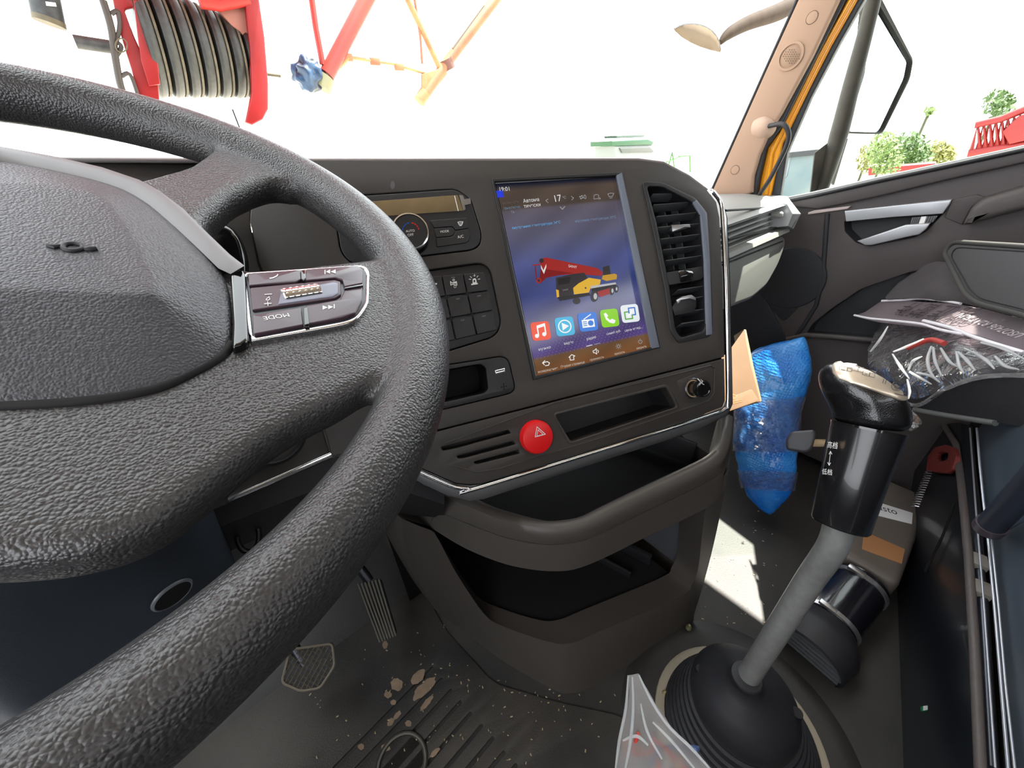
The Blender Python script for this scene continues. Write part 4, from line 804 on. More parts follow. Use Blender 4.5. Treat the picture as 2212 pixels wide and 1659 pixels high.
# ================================================================== pedals
ac = thing('accelerator_pedal', tuple(hz(815, 1320, .10)), 'ribbed dark accelerator pedal leaning against the firewall beside the console', 'pedal')
A0 = [hz(770, 1262, .16), hz(822, 1250, .16), hz(858, 1372, .09), hz(818, 1388, .09)]
fa = Fr(A0[3], A0[2]-A0[3], A0[0]-A0[3])
def fuv(fr, p): d = p-fr.p; return (d.dot(fr.u), d.dot(fr.v))
plate('pedal_pad', fa, [fuv(fa, p) for p in A0], RUB, ac, 0, .012, .002, r=.008, uvm=True)
for k in range(7):
    t = (k+.5)/7; a, b = A0[0].lerp(A0[1], t), A0[3].lerp(A0[2], t); tube('pad_rib', [a+fa.n*.001, (a+b)/2+fa.n*.003, b+fa.n*.001], .0018, mat('worn_rubber', (96, 92, 84), .6), ac, 6)
tube('pedal_arm', [(A0[0]+A0[1])/2-fa.n*.01, (A0[0]+A0[1])/2+V((-.02, .10, .10))], .010, DKM, ac)
bp_ = thing('brake_pedal', tuple(hz(685, 1440, .12)), 'brake pedal with a worn diamond-pattern pad half hidden by the wheel rim', 'pedal')
B0 = [hz(630, 1400, .14), hz(716, 1392, .14), hz(720, 1442, .12), hz(690, 1488, .10), hz(650, 1492, .10), hz(612, 1470, .11)]
fb = Fr(B0[3], B0[2]-B0[0]+V((.0, 0, 0)), B0[1]-B0[3]); fb = Fr(B0[4], B0[3]-B0[4]+V((.03, 0, 0)), (B0[0]+B0[1])/2-B0[4])
WR = mat('pad_tan', (128, 120, 106), .6)
plate('pedal_pad', fb, [fuv(fb, p) for p in B0], RUB, bp_, 0, .012, .002, r=.008, uvm=True)
q = [fuv(fb, p) for p in B0]; bx0, bx1 = min(a for a, b in q), max(a for a, b in q); by0, by1 = min(b for a, b in q), max(b for a, b in q)
tube('pad_edge', [fb.at(a, b, .001) for a, b in rnd(q, .008)], .0022, WR, bp_, 6, closed=True)
def inside(p, poly):
    c = False
    for i in range(len(poly)):
        (x1, y1), (x2, y2) = poly[i-1], poly[i]
        if (y1 > p[1]) != (y2 > p[1]) and p[0] < (x2-x1)*(p[1]-y1)/(y2-y1)+x1: c = not c
    return c
def grid():
    vs, fs = [], []
    for s in (1, -1):
        for k in range(-14, 15):
            run = []
            for i in range(60):
                a = bx0+(bx1-bx0)*i/59; b = (by0+by1)/2+s*(a-(bx0+bx1)/2)*1.1+k*.0115
                if inside((a, b), q): run.append((a, b))
            if len(run) > 2:
                p, r_ = V(run[0]), V(run[-1]); d = (r_-p).normalized(); e = V((-d.y, d.x))*.001; b = len(vs)
                vs += [fb.at(*(p+e), .0), fb.at(*(p-e), .0), fb.at(*(r_-e), .0), fb.at(*(r_+e), .0), fb.at(*p, .0022), fb.at(*r_, .0022)]; fs += [(b, b+1, b+4), (b+3, b+5, b+2), (b, b+4, b+5, b+3), (b+1, b+2, b+5, b+4)]
    return mo('pad_grid', vs, fs, WR, bp_)
grid()
tube('pedal_arm', [fb.px(660, 1440, -.01), fb.px(660, 1440, -.01)+V((-.02, .16, .14))], .010, DKM, bp_)
# ================================================================== gear lever
gl = thing('gear_lever', (.42, -.04, .0), 'tall gear lever with black sleeve and knob rising from a ribbed rubber boot', 'gear lever')
bc0 = V((.425, -.045, .03)); nk = P(1612, 1468, .745)
axb = (nk-bc0); pr = [(0, .128), (.02, .126)]
def bsec(t, r):
    r *= .95 if r > .03 else 1
    return [bc0+V((axb.x, axb.y, axb.z))*t+V((math.cos(a), math.sin(a), 0))*r+(V((axb.x, axb.y, 0))*0) for a in [2*math.pi*k/56 for k in range(56)]]
secs = [bsec(0, .128)]
for k in range(7):
    t = .02+k*.085; r = .124-k*.0068; secs += [bsec(t, r), bsec(t+.03, r+.001), bsec(t+.055, r-.001), bsec(t+.062, r-.006), bsec(t+.078, r-.0065)]
secs += [bsec(.63, .077), bsec(.66, .078), bsec(.72, .076), bsec(.78, .070), bsec(.86, .052), bsec(.93, .032), bsec(.97, .022), bsec(1.0, .0195), bsec(1.04, .0200), bsec(1.05, .0185), bsec(1.05, .012)]
loft('boot', secs, RUB, gl, closed=True, caps=True, smooth=28)
for q in ((1547, 1418), (1668, 1536)):
    v = R(*q)
    lathe('boot_dimple', bc0+axb*.80+V((-.02, .055, .0)) if q[0] < 1600 else bc0+axb*.80+V((.03, -.058, .0)), (0, 0, 1), [(-.006, .008), (.001, .007), (.001, 0)], BLK, gl, 16)
lathe('boot_ring', bc0-V((0, 0, .012)), (0, 0, 1), [(0, .137), (.006, .136), (.008, .131), (.008, .115)], mat('beige_ring', (168, 158, 140), .5, metal=.3), gl, 56)  # pale beige, slightly metallic ring
lathe('boot_mound', bc0-V((0, 0, .03)), (0, 0, 1), [(-.002, .205), (.006, .19), (.016, .175), (.019, .16), (.018, .13)], MAT_, gl, 56)
for q in ((1435, 1500), (1487, 1357)):
    c = hz(*q, .02); lathe('ring_bolt', c, (0, 0, 1), [(0, .006), (.006, .0055), (.009, .003), (.014, .0025), (.015, 0)], mat('brass_bolt', (200, 190, 150), .3, metal=.8), gl, 10)
SHF = mat('worn_steel', (150, 151, 148), .28, metal=.6, var=.2, vscale=90, coat=.3)
s_top, s_b = P(1812, 1140, .545), P(1762, 1232, .592)
sh_pts = [s_top+(s_top-P(1800, 1175, .555))*.6, s_top, P(1800, 1178, .556), P(1790, 1200, .566), s_b, P(1742, 1262, .603)]
tube('shaft', [sh_pts[0], s_top, P(1796, 1184, .560), s_b.lerp(nk, .06), s_b.lerp(nk, .38), s_b.lerp(nk, .7), nk], [.0135]*7, SHF, gl, 28, sub=6)
# sleeve
c0, c1 = P(1820, 1112, .545), P(1874, 925, .535)
axs = (c1-c0).normalized(); Ls = (c1-c0).length
SLV = mat('sleeve_black', (20, 20, 22), .25, coat=.3)
sl = lathe('sleeve', c0, axs, [(-.012, .016), (-.012, .0232), (-.010, .0246), (Ls*.5, .0268), (Ls-.004, .0292), (Ls, .0294)], SLV, gl, 48, up=-R(1820, 1112))
lathe('sleeve_seam', c1, axs, [(-.0012, .0297), (.0012, .0297)], GLB, gl, 48)
# knob: sections climbing the axis, bulging towards the left and tilting
KN = mat('knob_black', (18, 18, 20), .22, bump='leather', scale=900, bs=.25, coat=.3)
def ksec(cx, cy, t, rx, ry, tilt=0, n=40):
    c = P(cx, cy, t); d = R(cx, cy); hx_ = (w_(V((1, 0, 0)))*math.cos(tilt)+w_(V((0, 1, 0)))*math.sin(tilt)); hx_ = (hx_-axs*hx_.dot(axs)*.6).normalized(); dz = hx_.cross(axs).normalized()
    return [c+hx_*rx*math.cos(2*math.pi*k/n)+dz*ry*math.sin(2*math.pi*k/n) for k in range(n)]
T_ = .535
kn = loft('knob', [ksec(1874, 925, T_, .0293, .0293), ksec(1881, 902, T_, .0303, .0303), ksec(1874, 880, T_, .0330, .032), ksec(1866, 860, T_-.002, .0347, .0330), ksec(1856, 840, T_-.003, .0335, .0325, .05), ksec(1844, 821, T_-.004, .0295, .030, .12), ksec(1832, 803, T_-.004, .0218, .024, .2), ksec(1824, 790, T_-.004, .0125, .015, .25), ksec(1821, 784, T_-.004, .003, .004, .25)], KN, gl, closed=True, caps=True, smooth=True, sub=1)
# silver-beige cap with the shift pattern, lying on the top of the knob
capo = [(1797, 794), (1803, 784), (1820, 782), (1850, 786), (1885, 799), (1920, 817), (1945, 836), (1959, 856), (1958, 866), (1943, 865), (1915, 855), (1875, 840), (1838, 828), (1812, 819), (1800, 808)]
from mathutils.bvhtree import BVHTree
kbase = ROOT[kn.name]; kb_ = BVHTree.FromPolygons([v.co+kbase for v in kn.data.vertices], [p.vertices[:] for p in kn.data.polygons])
def on_knob(x, y, lift):
    d = R(x, y); h = kb_.ray_cast(EYE, d)
    if h[0] is None: h = kb_.find_nearest(P(x, y, T_-.02)); 
    n = h[1]; n = n if n.dot(d) < 0 else -n
    return h[0]+n*lift
CAP = mat('cap_silver', (206, 192, 172), .28, metal=.55)
cq = V((1868, 822)); co_ = rnd(capo, 6, 3); secs = []
for t, lf in ((1.0, -.002), (1.0, .0012), (.97, .0020), (.85, .0024), (.6, .0026), (.35, .0026), (.12, .0026), (.01, .0026)): secs.append([on_knob(*(cq+(V(q)-cq)*t), lf) for q in co_])
kcap = loft('shift_pattern_cap', secs, CAP, gl, closed=True, caps=False, smooth=50); kcap['label'] = 'pale satin cap printed with the gear pattern'
INK = mat('ink_grey', (92, 84, 78), .5)
sy = []
for pl in ([(1815, 796), (1830, 799), (1829, 805), (1814, 802)], [(1831, 799), (1839, 801), (1838, 807), (1830, 805)], [(1861, 806), (1874, 810), (1873, 817), (1860, 813)], [(1875, 810), (1885, 813), (1884, 820), (1874, 817)]): sy += stroke(pl, .9, True)
for pl in ([(1839, 804), (1851, 807), (1851, 800)], [(1851, 807), (1861, 810)], [(1844, 796), (1862, 800)], [(1872, 804), (1888, 808), (1888, 812)], [(1818, 802), (1826, 803)], [(1865, 812), (1870, 813)]): sy += stroke(pl, .9)
sy += stroke(circ(1931, 838, 12, 20, ry=9), 1.2, True)+stroke([(1925, 838), (1930, 833), (1937, 839), (1932, 844), (1926, 840)], 2.2)+stroke([(1903, 824), (1901, 831)], 1.5)+stroke([(1908, 826), (1906, 833)], 1.5)+stroke([(1926, 852), (1950, 859)], 1.6)
vs, fs = [], []
for pl in sy: fs.append(tuple(range(len(vs), len(vs)+len(pl)))); vs += [on_knob(x, y, .0031) for x, y in pl]
mo('shift_pattern', vs, fs, INK, gl, None)
# range selector paddle and its lettering
pf = Fr(P(1735, 955, .50), R(1735, 955).cross(V((0, 0, 1))), axs)
if pf.n.dot(R(1735, 955)) > 0: pf = Fr(pf.p, -pf.u, pf.v)
sl2 = plate('range_selector', pf, [(1697, 950), (1709, 933), (1758, 929), (1763, 938), (1759, 962), (1750, 975), (1738, 979), (1698, 972)], RUB, gl, 0, .012, .003, r=.003); sl2['label'] = 'small grey-black paddle sticking out of the sleeve'
box('selector_stem', (P(1770, 957, .507)), (P(1790, 957, .52)-P(1760, 957, .50), axs, R(1775, 957)), (.018, .008, .006), mat('stem', (206, 178, 140), .3, metal=.7), gl, .001)
def sleeve_fr(px, py):
    d = R(px, py); o = EYE-c0; d2 = d-axs*d.dot(axs); o2 = o-axs*o.dot(axs); r = .0275
    a, b, c = d2.dot(d2), 2*d2.dot(o2), o2.dot(o2)-r*r; D = b*b-4*a*c; t = (-b-math.sqrt(max(D, 0)))/2/a; p = EYE+d*t; rad = (p-c0)-axs*(p-c0).dot(axs)
    n = rad.normalized(); return Fr(p, axs.cross(n), axs)
for s, (x, y) in (('高档', (1798, 962)), ('低档', (1787, 1019))):
    f_ = sleeve_fr(x, y); text('sleeve_text', s, f_, (x-12, y+4), (x+10, y+7), WHT, gl, w=.0012)
f_ = sleeve_fr(1793, 990); art('range_arrow', f_, .0012, [(p, WHT) for p in stroke([(1794, 977), (1791, 1002)], 1.2)+stroke([(1791, 981), (1794, 975), (1797, 981)], 1.4)+stroke([(1788, 999), (1791, 1005), (1794, 1000)], 1.4)], gl)
# ================================================================== heater unit on the floor by the seat
ht = thing('air_heater', (1.0, -.115, 0), 'small grey-brown air heater box lying on the floor beside the seat base', 'heater')
HM = mat('heater_case', (92, 84, 78), .45, bump='grain', scale=900, bs=.2)
box('case', (1.045, -.092, .055), AX, (.345, .125, .10), HM, ht, .018, 4)
box('case_lip', (1.045, -.092, .045), AX, (.352, .130, .006), PLB, ht, .002)
fh_ = Fr((0, 0, .105), (0, -1, 0), (1, 0, 0))
plate('case_label', fh_, [(1862, 1083), (1895, 1084), (1972, 1108), (1970, 1132), (1890, 1112), (1860, 1104)], mat('label_white', (206, 204, 204), .4), ht, .0008, .001, .0003)
text('label_text', 'Webasto', fh_, (1848, 1086), (1939, 1112), BLK, ht, w=.0012, sx=1.25)
plate('tan_plate', fh_, [(1865, 1160), (1872, 1150), (1955, 1186), (1948, 1218), (1862, 1186)], mat('tan_film', (158, 112, 76), .35), ht, .0008, .001, .0003)
dz = V((-.96, .12, -.18)).normalized(); d0 = V((.865, -.105, .062))
du = thing('heater_duct', tuple(d0), 'short black flexible duct with steel clamps joining the heater box to its outlet', 'duct')
lathe('duct_hose', d0, dz, [(.0, .040), (.002, .049)]+[(.004+k*.004, .0485+(.0012 if k % 2 else 0)) for k in range(33)]+[(.136, .049)], mat('duct_gloss', (20, 20, 26), .2, coat=.4), du, 40)
for h in (.012, .125):
    lathe('hose_clamp', d0+dz*h, dz, [(0, .0505), (0, .052), (.009, .052), (.009, .0505)], SIL, du, 40)
    e1 = dz.cross(V((0, 0, 1))).normalized(); e2 = e1.cross(dz); e2 = e2 if e2.z > 0 else -e2
    box('clamp_screw', d0+dz*(h+.0045)+e2*.050-e1*(-.016), (e1, dz, e2), (.030, .011, .010), SIL, du, .002)
vo = thing('air_outlet', tuple(d0+dz*.16), 'round black slatted air outlet lying on the floor behind the gear lever boot', 'vent')
lathe('outlet_body', d0+dz*.137, dz, [(0, .049), (.01, .056), (.03, .068), (.045, .072), (.085, .066), (.088, .062), (.070, .060), (.062, 0)], RUB, vo, 44)
oc_ = d0+dz*.216; e1 = dz.cross(V((0, 0, 1))).normalized(); e2 = e1.cross(dz).normalized()
for k in range(-3, 4):
    h = k*.015; l = math.sqrt(.062**2-h*h)
    box('grille_slat', oc_+e2*h, (e1, dz, e2), (2*l, .010, .0018), PLG, vo, .0005)
box('grille_bar', oc_-dz*.002, (e2, dz, e1), (.12, .006, .002), PLG, vo, .0005)
# ================================================================== blue wrapped bundle, cardboard box
bu = thing('wrapped_bundle', tuple(hz(1655, 1095, .02)), 'blue bubble-wrap bundle bound with clear tape standing on the floor under the dash end', 'package')
BLU = mat('blue_wrap', (24, 116, 214), .26, bump='bubble', scale=170, bs=.9, col2=(70, 156, 235), vscale=14, coat=.3)
prs = [(1656, 1113, 1664, 1113, 1.325), (1625, 1086, 1690, 1090, 1.30), (1603, 1055, 1714, 1062, 1.285), (1594, 1015, 1721, 1020, 1.27), (1586, 975, 1722, 978, 1.262), (1583, 940, 1728, 925, 1.255), (1590, 908, 1727, 890, 1.25), (1588, 870, 1737, 858, 1.25), (1594, 830, 1752, 825, 1.25), (1602, 795, 1757, 790, 1.252), (1618, 765, 1750, 755, 1.258), (1640, 748, 1740, 728, 1.264), (1680, 742, 1736, 727, 1.27)]
def crush(o, amp, sc, seed=0):
    for v in o.data.vertices:
        p = v.co*sc+V((seed, 0, 0)); v.co += noise.noise_vector(p)*amp+noise.noise_vector(p*2.7)*amp*.4
def bsecs(k0, k1, grow=0, ry=.42):
    out = []
    for xa, ya, xb, yb, t in prs[k0:k1]:
        a, b = P(xa, ya, t), P(xb, yb, t); c = (a+b)/2; h = (b-a)/2; d = -R((xa+xb)/2, (ya+yb)/2)
        h2 = h*(1+grow/max(h.length, .001)); dd = d*(h.length*ry+.012+grow)
        out.append([c+h2*math.copysign(abs(math.cos(s))**.8, math.cos(s))+dd*math.copysign(abs(math.sin(s))**.8, math.sin(s)) for s in [2*math.pi*k/28 for k in range(28)]])
    return out
o = loft('blue_wrap', bsecs(0, 13), BLU, bu, closed=True, caps=True, smooth=60, sub=2); crush(o, .0035, 30)
for v in o.data.vertices: v.co += noise.noise_vector(v.co*75)*.0016
CLR = glassy('clear_film', (250, 250, 250), .25, .12, bump=.9, scale=60, body=.10)
o = loft('tape_band', bsecs(4, 8, .004), CLR, bu, closed=True, smooth=60, sub=2); crush(o, .003, 40, 3)
o = loft('tape_band', bsecs(2, 4, .003), CLR, bu, closed=True, smooth=60, sub=2); crush(o, .003, 40, 5)
cf = Fr(P(1600, 800, 1.13), P(1640, 868, 1.10)-P(1577, 888, 1.10)+V((.05, .02, 0)), P(1608, 712, 1.16)-P(1600, 868, 1.10))
KRA = mat('kraft_card', (112, 84, 62), .75, var=.15, vscale=12)
cb = thing('cardboard_box', tuple(cf.px(1600, 880)), 'open brown cardboard box tucked between the fascia edge and the blue bundle', 'box')
plate('front_face', cf, [(1540, 790), (1576, 757), (1607, 713), (1622, 790), (1642, 867), (1576, 889), (1520, 905)], KRA, cb, 0, .003, .0006)
plate('side_face', cf.shift(-.002), [(1607, 711), (1612, 712), (1628, 790), (1646, 866), (1641, 869), (1620, 790)], mat('card_edge', (140, 116, 92), .7), cb, 0, .05, .001)
plate('flap_fold', cf, [(1560, 862), (1600, 850), (1624, 840), (1640, 866), (1576, 888), (1550, 895)], mat('kraft_card2', (118, 90, 68), .75), cb, .0012, .002, .0005, r=.006)
art('printed_mark', cf, .0016, [(p, mat('print_orange', (200, 108, 70), .7)) for p in stroke([(1576, 858), (1584, 852), (1592, 856), (1586, 862)], 3)+stroke([(1577, 869), (1603, 863)], 2)+stroke([(1577, 873), (1603, 867)], 2)], cb)
# ================================================================== passenger seat and what lies on it
seat = thing('passenger_seat', (.95, -.2, 0), 'black passenger seat with a plastic-wrapped cushion and blue-black panelled base at the right edge', 'seat')
FAB = mat('seat_fabric', (34, 35, 40), .8, bump='weave', scale=260, bs=.3)
rows = [
 [(1925, 640, 1.38), (1990, 640, 1.32), (2070, 650, 1.26), (2140, 660, 1.2), (2212, 680, 1.14), (2340, 700, 1.06)],
 [(1902, 700, 1.30), (1975, 704, 1.24), (2060, 710, 1.18), (2135, 722, 1.12), (2212, 742, 1.07), (2340, 770, 1.0)],
 [(1878, 745, 1.24), (1950, 752, 1.17), (2040, 750, 1.10), (2125, 752, 1.05), (2212, 765, 1.0), (2340, 790, .94)],
 [(1868, 790, 1.19), (1940, 805, 1.12), (2035, 790, 1.05), (2120, 780, 1.00), (2212, 785, .96), (2340, 805, .90)],
 [(1925, 850, 1.13), (1978, 876, 1.08), (2040, 842, 1.03), (2110, 816, .985), (2212, 811, .95), (2340, 825, .89)]]
def rr_(rows, dt=0): return [[P(x, y, t+dt) for x, y, t in r] for r in rows]
loft('cushion', rr_(rows, .028), FAB, seat, smooth=60, sub=3)
o = loft('plastic_cover', rr_(rows), glassy('crinkled_film', (235, 235, 238), .16, .10, bump=.8, scale=15, body=.12, bodyc=(200, 198, 200)), seat, smooth=60, sub=4)
for v in o.data.vertices: v.co += noise.noise_vector(v.co*20)*.010+noise.noise_vector(v.co*52)*.004
o['label'] = 'crinkled clear plastic film over the cushion'
loft('cushion_side', [[P(x, y, t) for x, y, t in r] for r in ([(1978, 878, 1.08), (2040, 844, 1.03), (2110, 818, .985), (2212, 813, .95), (2340, 827, .89)], [(1982, 886, 1.09), (2060, 897, 1.05), (2150, 912, 1.0), (2230, 925, .96), (2340, 940, .9)])], FAB, seat, smooth=60, sub=2)
tube('film_hem', [P(x, y, t-.004) for x, y, t in rows[4]], .0035, CLR, seat, 8, sub=5)
tube('piping', [P(*q) for q in [(1975, 884, 1.085), (2020, 893, 1.065), (2080, 903, 1.035), (2150, 914, .995)]], .005, mat('grey_piping', (92, 94, 94), .6), seat, 8, sub=4)
o = loft('film_tail', [[P(x, y, 1.07) for x, y in r] for r in ([(1962, 880), (1972, 888), (1985, 900)], [(1966, 905), (1984, 908), (1997, 917)], [(1962, 932), (1966, 931), (1970, 930)])], CLR, seat, smooth=60, sub=2)
FOLD = glassy('film_fold', (250, 250, 250), .35, .08, body=.45, bodyc=(235, 238, 240))
zt = lambda x, y: 1.12-(x-1950)*.00062-(y-760)*.0006-.012
random.seed(11)
FL_ = [[(2012, 748), (2004, 775), (2008, 800), (2020, 818)], [(2016, 750), (2020, 780), (2034, 812)], [(2032, 752), (2050, 780), (2068, 792)], [(2066, 760), (2072, 790), (2082, 806)], [(2070, 760), (2090, 780), (2106, 800)], [(2102, 760), (2130, 778), (2148, 797)], [(2084, 753), (2110, 765)], [(1962, 800), (1972, 780), (1992, 770)], [(1965, 803), (1985, 815), (2012, 830)], [(1928, 765), (1945, 792), (1964, 818)], [(1930, 760), (1960, 748), (1995, 732)], [(2120, 740), (2165, 752), (2212, 775)], [(1880, 760), (1900, 735), (1918, 705)], [(1960, 820), (1965, 845), (1962, 862)], [(1980, 805), (2010, 812), (2030, 826)], [(2150, 770), (2170, 790), (2200, 798)]]
for pl in FL_: tube('film_wrinkle', [P(x, y, zt(x, y)) for x, y in pl], [.0016]+[.0026]*(len(pl)-2)+[.001], FOLD, seat, 8, sub=5)
tube('red_welt', [P(x, y, zt(x, y)+.01) for x, y in [(1960, 752), (1985, 742), (2012, 734), (2040, 742)]], .005, mat('welt_red', (170, 60, 56), .5), seat, 8, sub=4)
# parts bag with print
g3 = lambda pts, t=0: [P(x, y, tt+t) for x, y, tt in pts]
BAGM = glassy('poly_bag', (235, 230, 236), .22, .1, bump=.5, scale=18, body=.45, bodyc=(176, 166, 170))
gp = thing('parts_bag', tuple(P(2030, 700, 1.1)), 'flat clear plastic spare-parts bag with dark lettering lying on the wrapped seat', 'bag')
fg = Fr(P(1900, 690, 1.245), P(2212, 755, 1.03)-P(1900, 690, 1.245), P(1935, 642, 1.34)-P(1900, 690, 1.245))
if fg.n.dot(R(2000, 690)) > 0: fg = Fr(fg.p, -fg.u, fg.v)
plate('bag_film', fg, [(1846, 681), (1868, 674), (1905, 649), (1930, 645), (1990, 652), (2060, 655), (2130, 668), (2212, 690), (2320, 720), (2320, 790), (2212, 758), (2120, 726), (2060, 712), (1990, 704), (1900, 694), (1880, 690)], BAGM, gp, .006, .004, .001)
WB = mat('bag_white_edge', (216, 214, 220), .3)
tube('bag_fold', [fg.px(*q, .008) for q in [(1846, 681), (1880, 688), (1930, 693), (1990, 700), (2030, 712), (2080, 722)]], .0028, WB, gp, 8, sub=4)
tube('bag_fold', [fg.px(*q, .009) for q in [(1995, 693), (2020, 699), (2060, 710), (2110, 730), (2212, 762)]], .0035, WB, gp, 8, sub=4)
tube('bag_fold', [fg.px(*q, .009) for q in [(1905, 650), (1950, 648), (1990, 645), (2040, 650), (2075, 656)]], .0028, WB, gp, 8, sub=4)
INKB = mat('ink_brown', (52, 44, 46), .5)
text('bag_text', 'GENUINE PARTS', fg, (2114, 689), (1953, 669), INKB, gp, w=.0095, sx=1.5)
text('bag_text', '纯正配件', fg, (2122, 668), (1968, 654), INKB, gp, w=.0095, spacing=1.5, sx=1.7)
text('bag_text', 'USO7436 R2AT SUN', fg, (2216, 722), (2082, 676), mat('ink_pale', (196, 190, 190), .5), gp, w=.0095, sx=1.2)
# folded cloth cover and pouch
cl_ = thing('seat_cloth', tuple(P(1990, 620, 1.3)), 'rumpled dark grey cloth cover showing between the pouch and the parts bag', 'cloth')
CLO = mat('charcoal_cloth', (70, 68, 70), .8, bump='weave', scale=60, bs=.4)
o = loft('cloth', [g3(r) for r in ([(1975, 576, 1.34), (2010, 566, 1.31), (2060, 560, 1.27), (2150, 570, 1.2), (2300, 590, 1.1)], [(1945, 606, 1.33), (1995, 598, 1.29), (2060, 600, 1.24), (2150, 612, 1.18), (2300, 630, 1.08)], [(1915, 636, 1.32), (1975, 628, 1.28), (2060, 634, 1.22), (2150, 650, 1.16), (2300, 670, 1.06)], [(1902, 650, 1.31), (1965, 645, 1.28), (2060, 652, 1.22), (2150, 668, 1.16), (2300, 690, 1.06)])], CLO, cl_, smooth=60, sub=3, thick=.003)
crush(o, .003, 35)
po_ = thing('fabric_pouch', tuple(P(2120, 600, 1.15)), 'flat black fabric pouch with a piped grey edge lying on top of the seat pile', 'pouch')
fp_ = Fr(P(2060, 600, 1.20), P(2260, 620, 1.03)-P(2060, 600, 1.20), P(2070, 530, 1.24)-P(2060, 600, 1.20))
if fp_.n.dot(R(2100, 600)) > 0: fp_ = Fr(fp_.p, -fp_.u, fp_.v)
pp = [(2039, 545), (2060, 522), (2212, 532), (2400, 545), (2400, 740), (2212, 681), (2110, 655), (2085, 636)]
plate('pouch_body', fp_, pp, mat('pouch_fabric', (62, 62, 64), .7, bump='weave', scale=420, bs=.3), po_, .012, .018, .006, r=.018)
tube('pouch_edging', [fp_.at(a, b, .012) for a, b in uvs(fp_, pp, .012, .018)], .0045, mat('edging', (54, 54, 52), .8), po_, 8, closed=True)
tube('stitch_line', [fp_.at(a, b, .0128) for a, b in uvs(fp_, [(2054, 552), (2066, 534), (2212, 543), (2390, 556), (2390, 722), (2212, 668), (2118, 645), (2096, 626)], .012, .016)], .0009, BLK, po_, 6, closed=True)
# ================================================================== seat base at the right edge
FB = Fr((.595, -.245, 0), (-.98, -.2, 0), (0, 0, 1))
sb = seat
SBM = mat('base_panel', (22, 26, 32), .3, bump='grain', scale=600, bs=.15, coat=.2); SBB = mat('base_blue', (58, 68, 78), .32, bump='grain', scale=600, bs=.1)
def spl(name, pts, mt, w=0, d=.01, b=.002, r=0): return plate(name, FB, pts, mt, sb, w, d, b, r)
spl('front_panel', [(1948, 1900), (1950, 1659), (1932, 1300), (1955, 1130), (1985, 960), (2010, 915), (2075, 915), (2080, 1000), (2090, 1100), (2112, 1659), (2120, 1900)], SBM, 0, .02)
tube('panel_bead', [FB.px(*q, .004) for q in [(2030, 905), (2066, 960), (2078, 1060), (2092, 1200), (2105, 1400), (2118, 1659), (2125, 1800)]], .006, mat('bead_brown', (84, 78, 76), .5, bump='grain', scale=600, bs=.6), sb, 12)
spl('rail_gap', [(2070, 915), (2115, 905), (2140, 1200), (2170, 1659), (2180, 1850), (2112, 1850), (2100, 1400), (2085, 1100)], BLK, -.03, .01)
tube('slide_rail', [FB.px(*q, -.012) for q in [(2085, 930), (2102, 1100), (2122, 1300), (2142, 1659)]], .007, DKM, sb, 10)
for y in (1215, 1275): box('rail_block', FB.px(2112+(y-1215)*.1, y, -.01), (FB.u, FB.v, FB.n), (.03, .018, .02), mat('grey_block', (120, 116, 110), .5), sb, .002)
spl('side_panel', [(2122, 1105), (2112, 925), (2212, 800), (2400, 700), (2400, 1150), (2212, 1128), (2142, 1160)], SBB, .05, .02, .003)
spl('lower_side_panel', [(2136, 1168), (2212, 1125), (2400, 1100), (2400, 1900), (2215, 1900), (2190, 1659), (2163, 1400)], SBB, .052, .02, .003)
LN = mat('edge_highlight', (176, 180, 190), .3, metal=.6)  # pale metal lines stand in for highlights along the panel edges
tube('edge_highlight', [FB.px(*q, .058) for q in [(2110, 925), (2116, 1000), (2124, 1080), (2136, 1180), (2150, 1330), (2178, 1659), (2195, 1850)]], .0016, LN, sb, 8)
tube('edge_highlight', [FB.px(*q, .062) for q in [(2142, 1165), (2156, 1300), (2172, 1480), (2192, 1659), (2210, 1850)]], .0012, LN, sb, 8)
tube('edge_highlight', [FB.px(*q, .002) for q in [(2095, 925), (2108, 1100), (2125, 1300), (2150, 1659)]], .0014, LN, sb, 8)
tube('adjuster_bar', [FB.px(2136, 1140, .07), FB.px(2212, 1060, .08), FB.px(2300, 960, .09)], .014, mat('bar_dark', (38, 42, 52), .35), sb, 20)
tube('bar_collar', [FB.px(2134, 1142, .069), FB.px(2144, 1132, .071)], .0155, mat('collar', (70, 62, 68), .3), sb, 20)
tube('panel_cable', [FB.px(*q, .006) for q in [(2062, 1085), (2050, 1120), (2035, 1160), (2015, 1200), (1998, 1235)]], .002, PLK, sb, 6, sub=4)
art('sticker', FB, .0006, [([(1988, 1526), (2004, 1524), (2004, 1535), (1989, 1537)], mat('sticker_green', (20, 120, 70), .5)), ([(1994, 1525), (2004, 1524), (2004, 1533), (1994, 1535)], WHT)], sb)
rt = thing('red_pull_tag', tuple(FB.px(2030, 1000, .03)), 'dull red plastic pull tag with a hole hanging beside the seat base panels', 'tag')
fr_ = FB.shift(.012)
plate('tag_body', fr_, [(2000, 1018), (2004, 985), (2018, 966), (2040, 960), (2060, 966), (2066, 985), (2058, 1012), (2045, 1022)], mat('dull_red', (116, 44, 40), .45), rt, 0, .008, .002, r=.006, holes=[([(2024, 980), (2038, 975), (2048, 980), (2046, 992), (2032, 996), (2024, 990)], .003)])
cc_ = tube('coil_cord', [fr_.px(2008-.42*k+6*math.cos(k*1.25), 1018+k*1.0, .002)+fr_.n*.004*math.sin(k*1.25) for k in range(0, 78)], .0012, SIL, None, 6)
tag(cc_, 'thin coiled metal cord hanging below the red pull tag', 'cord')
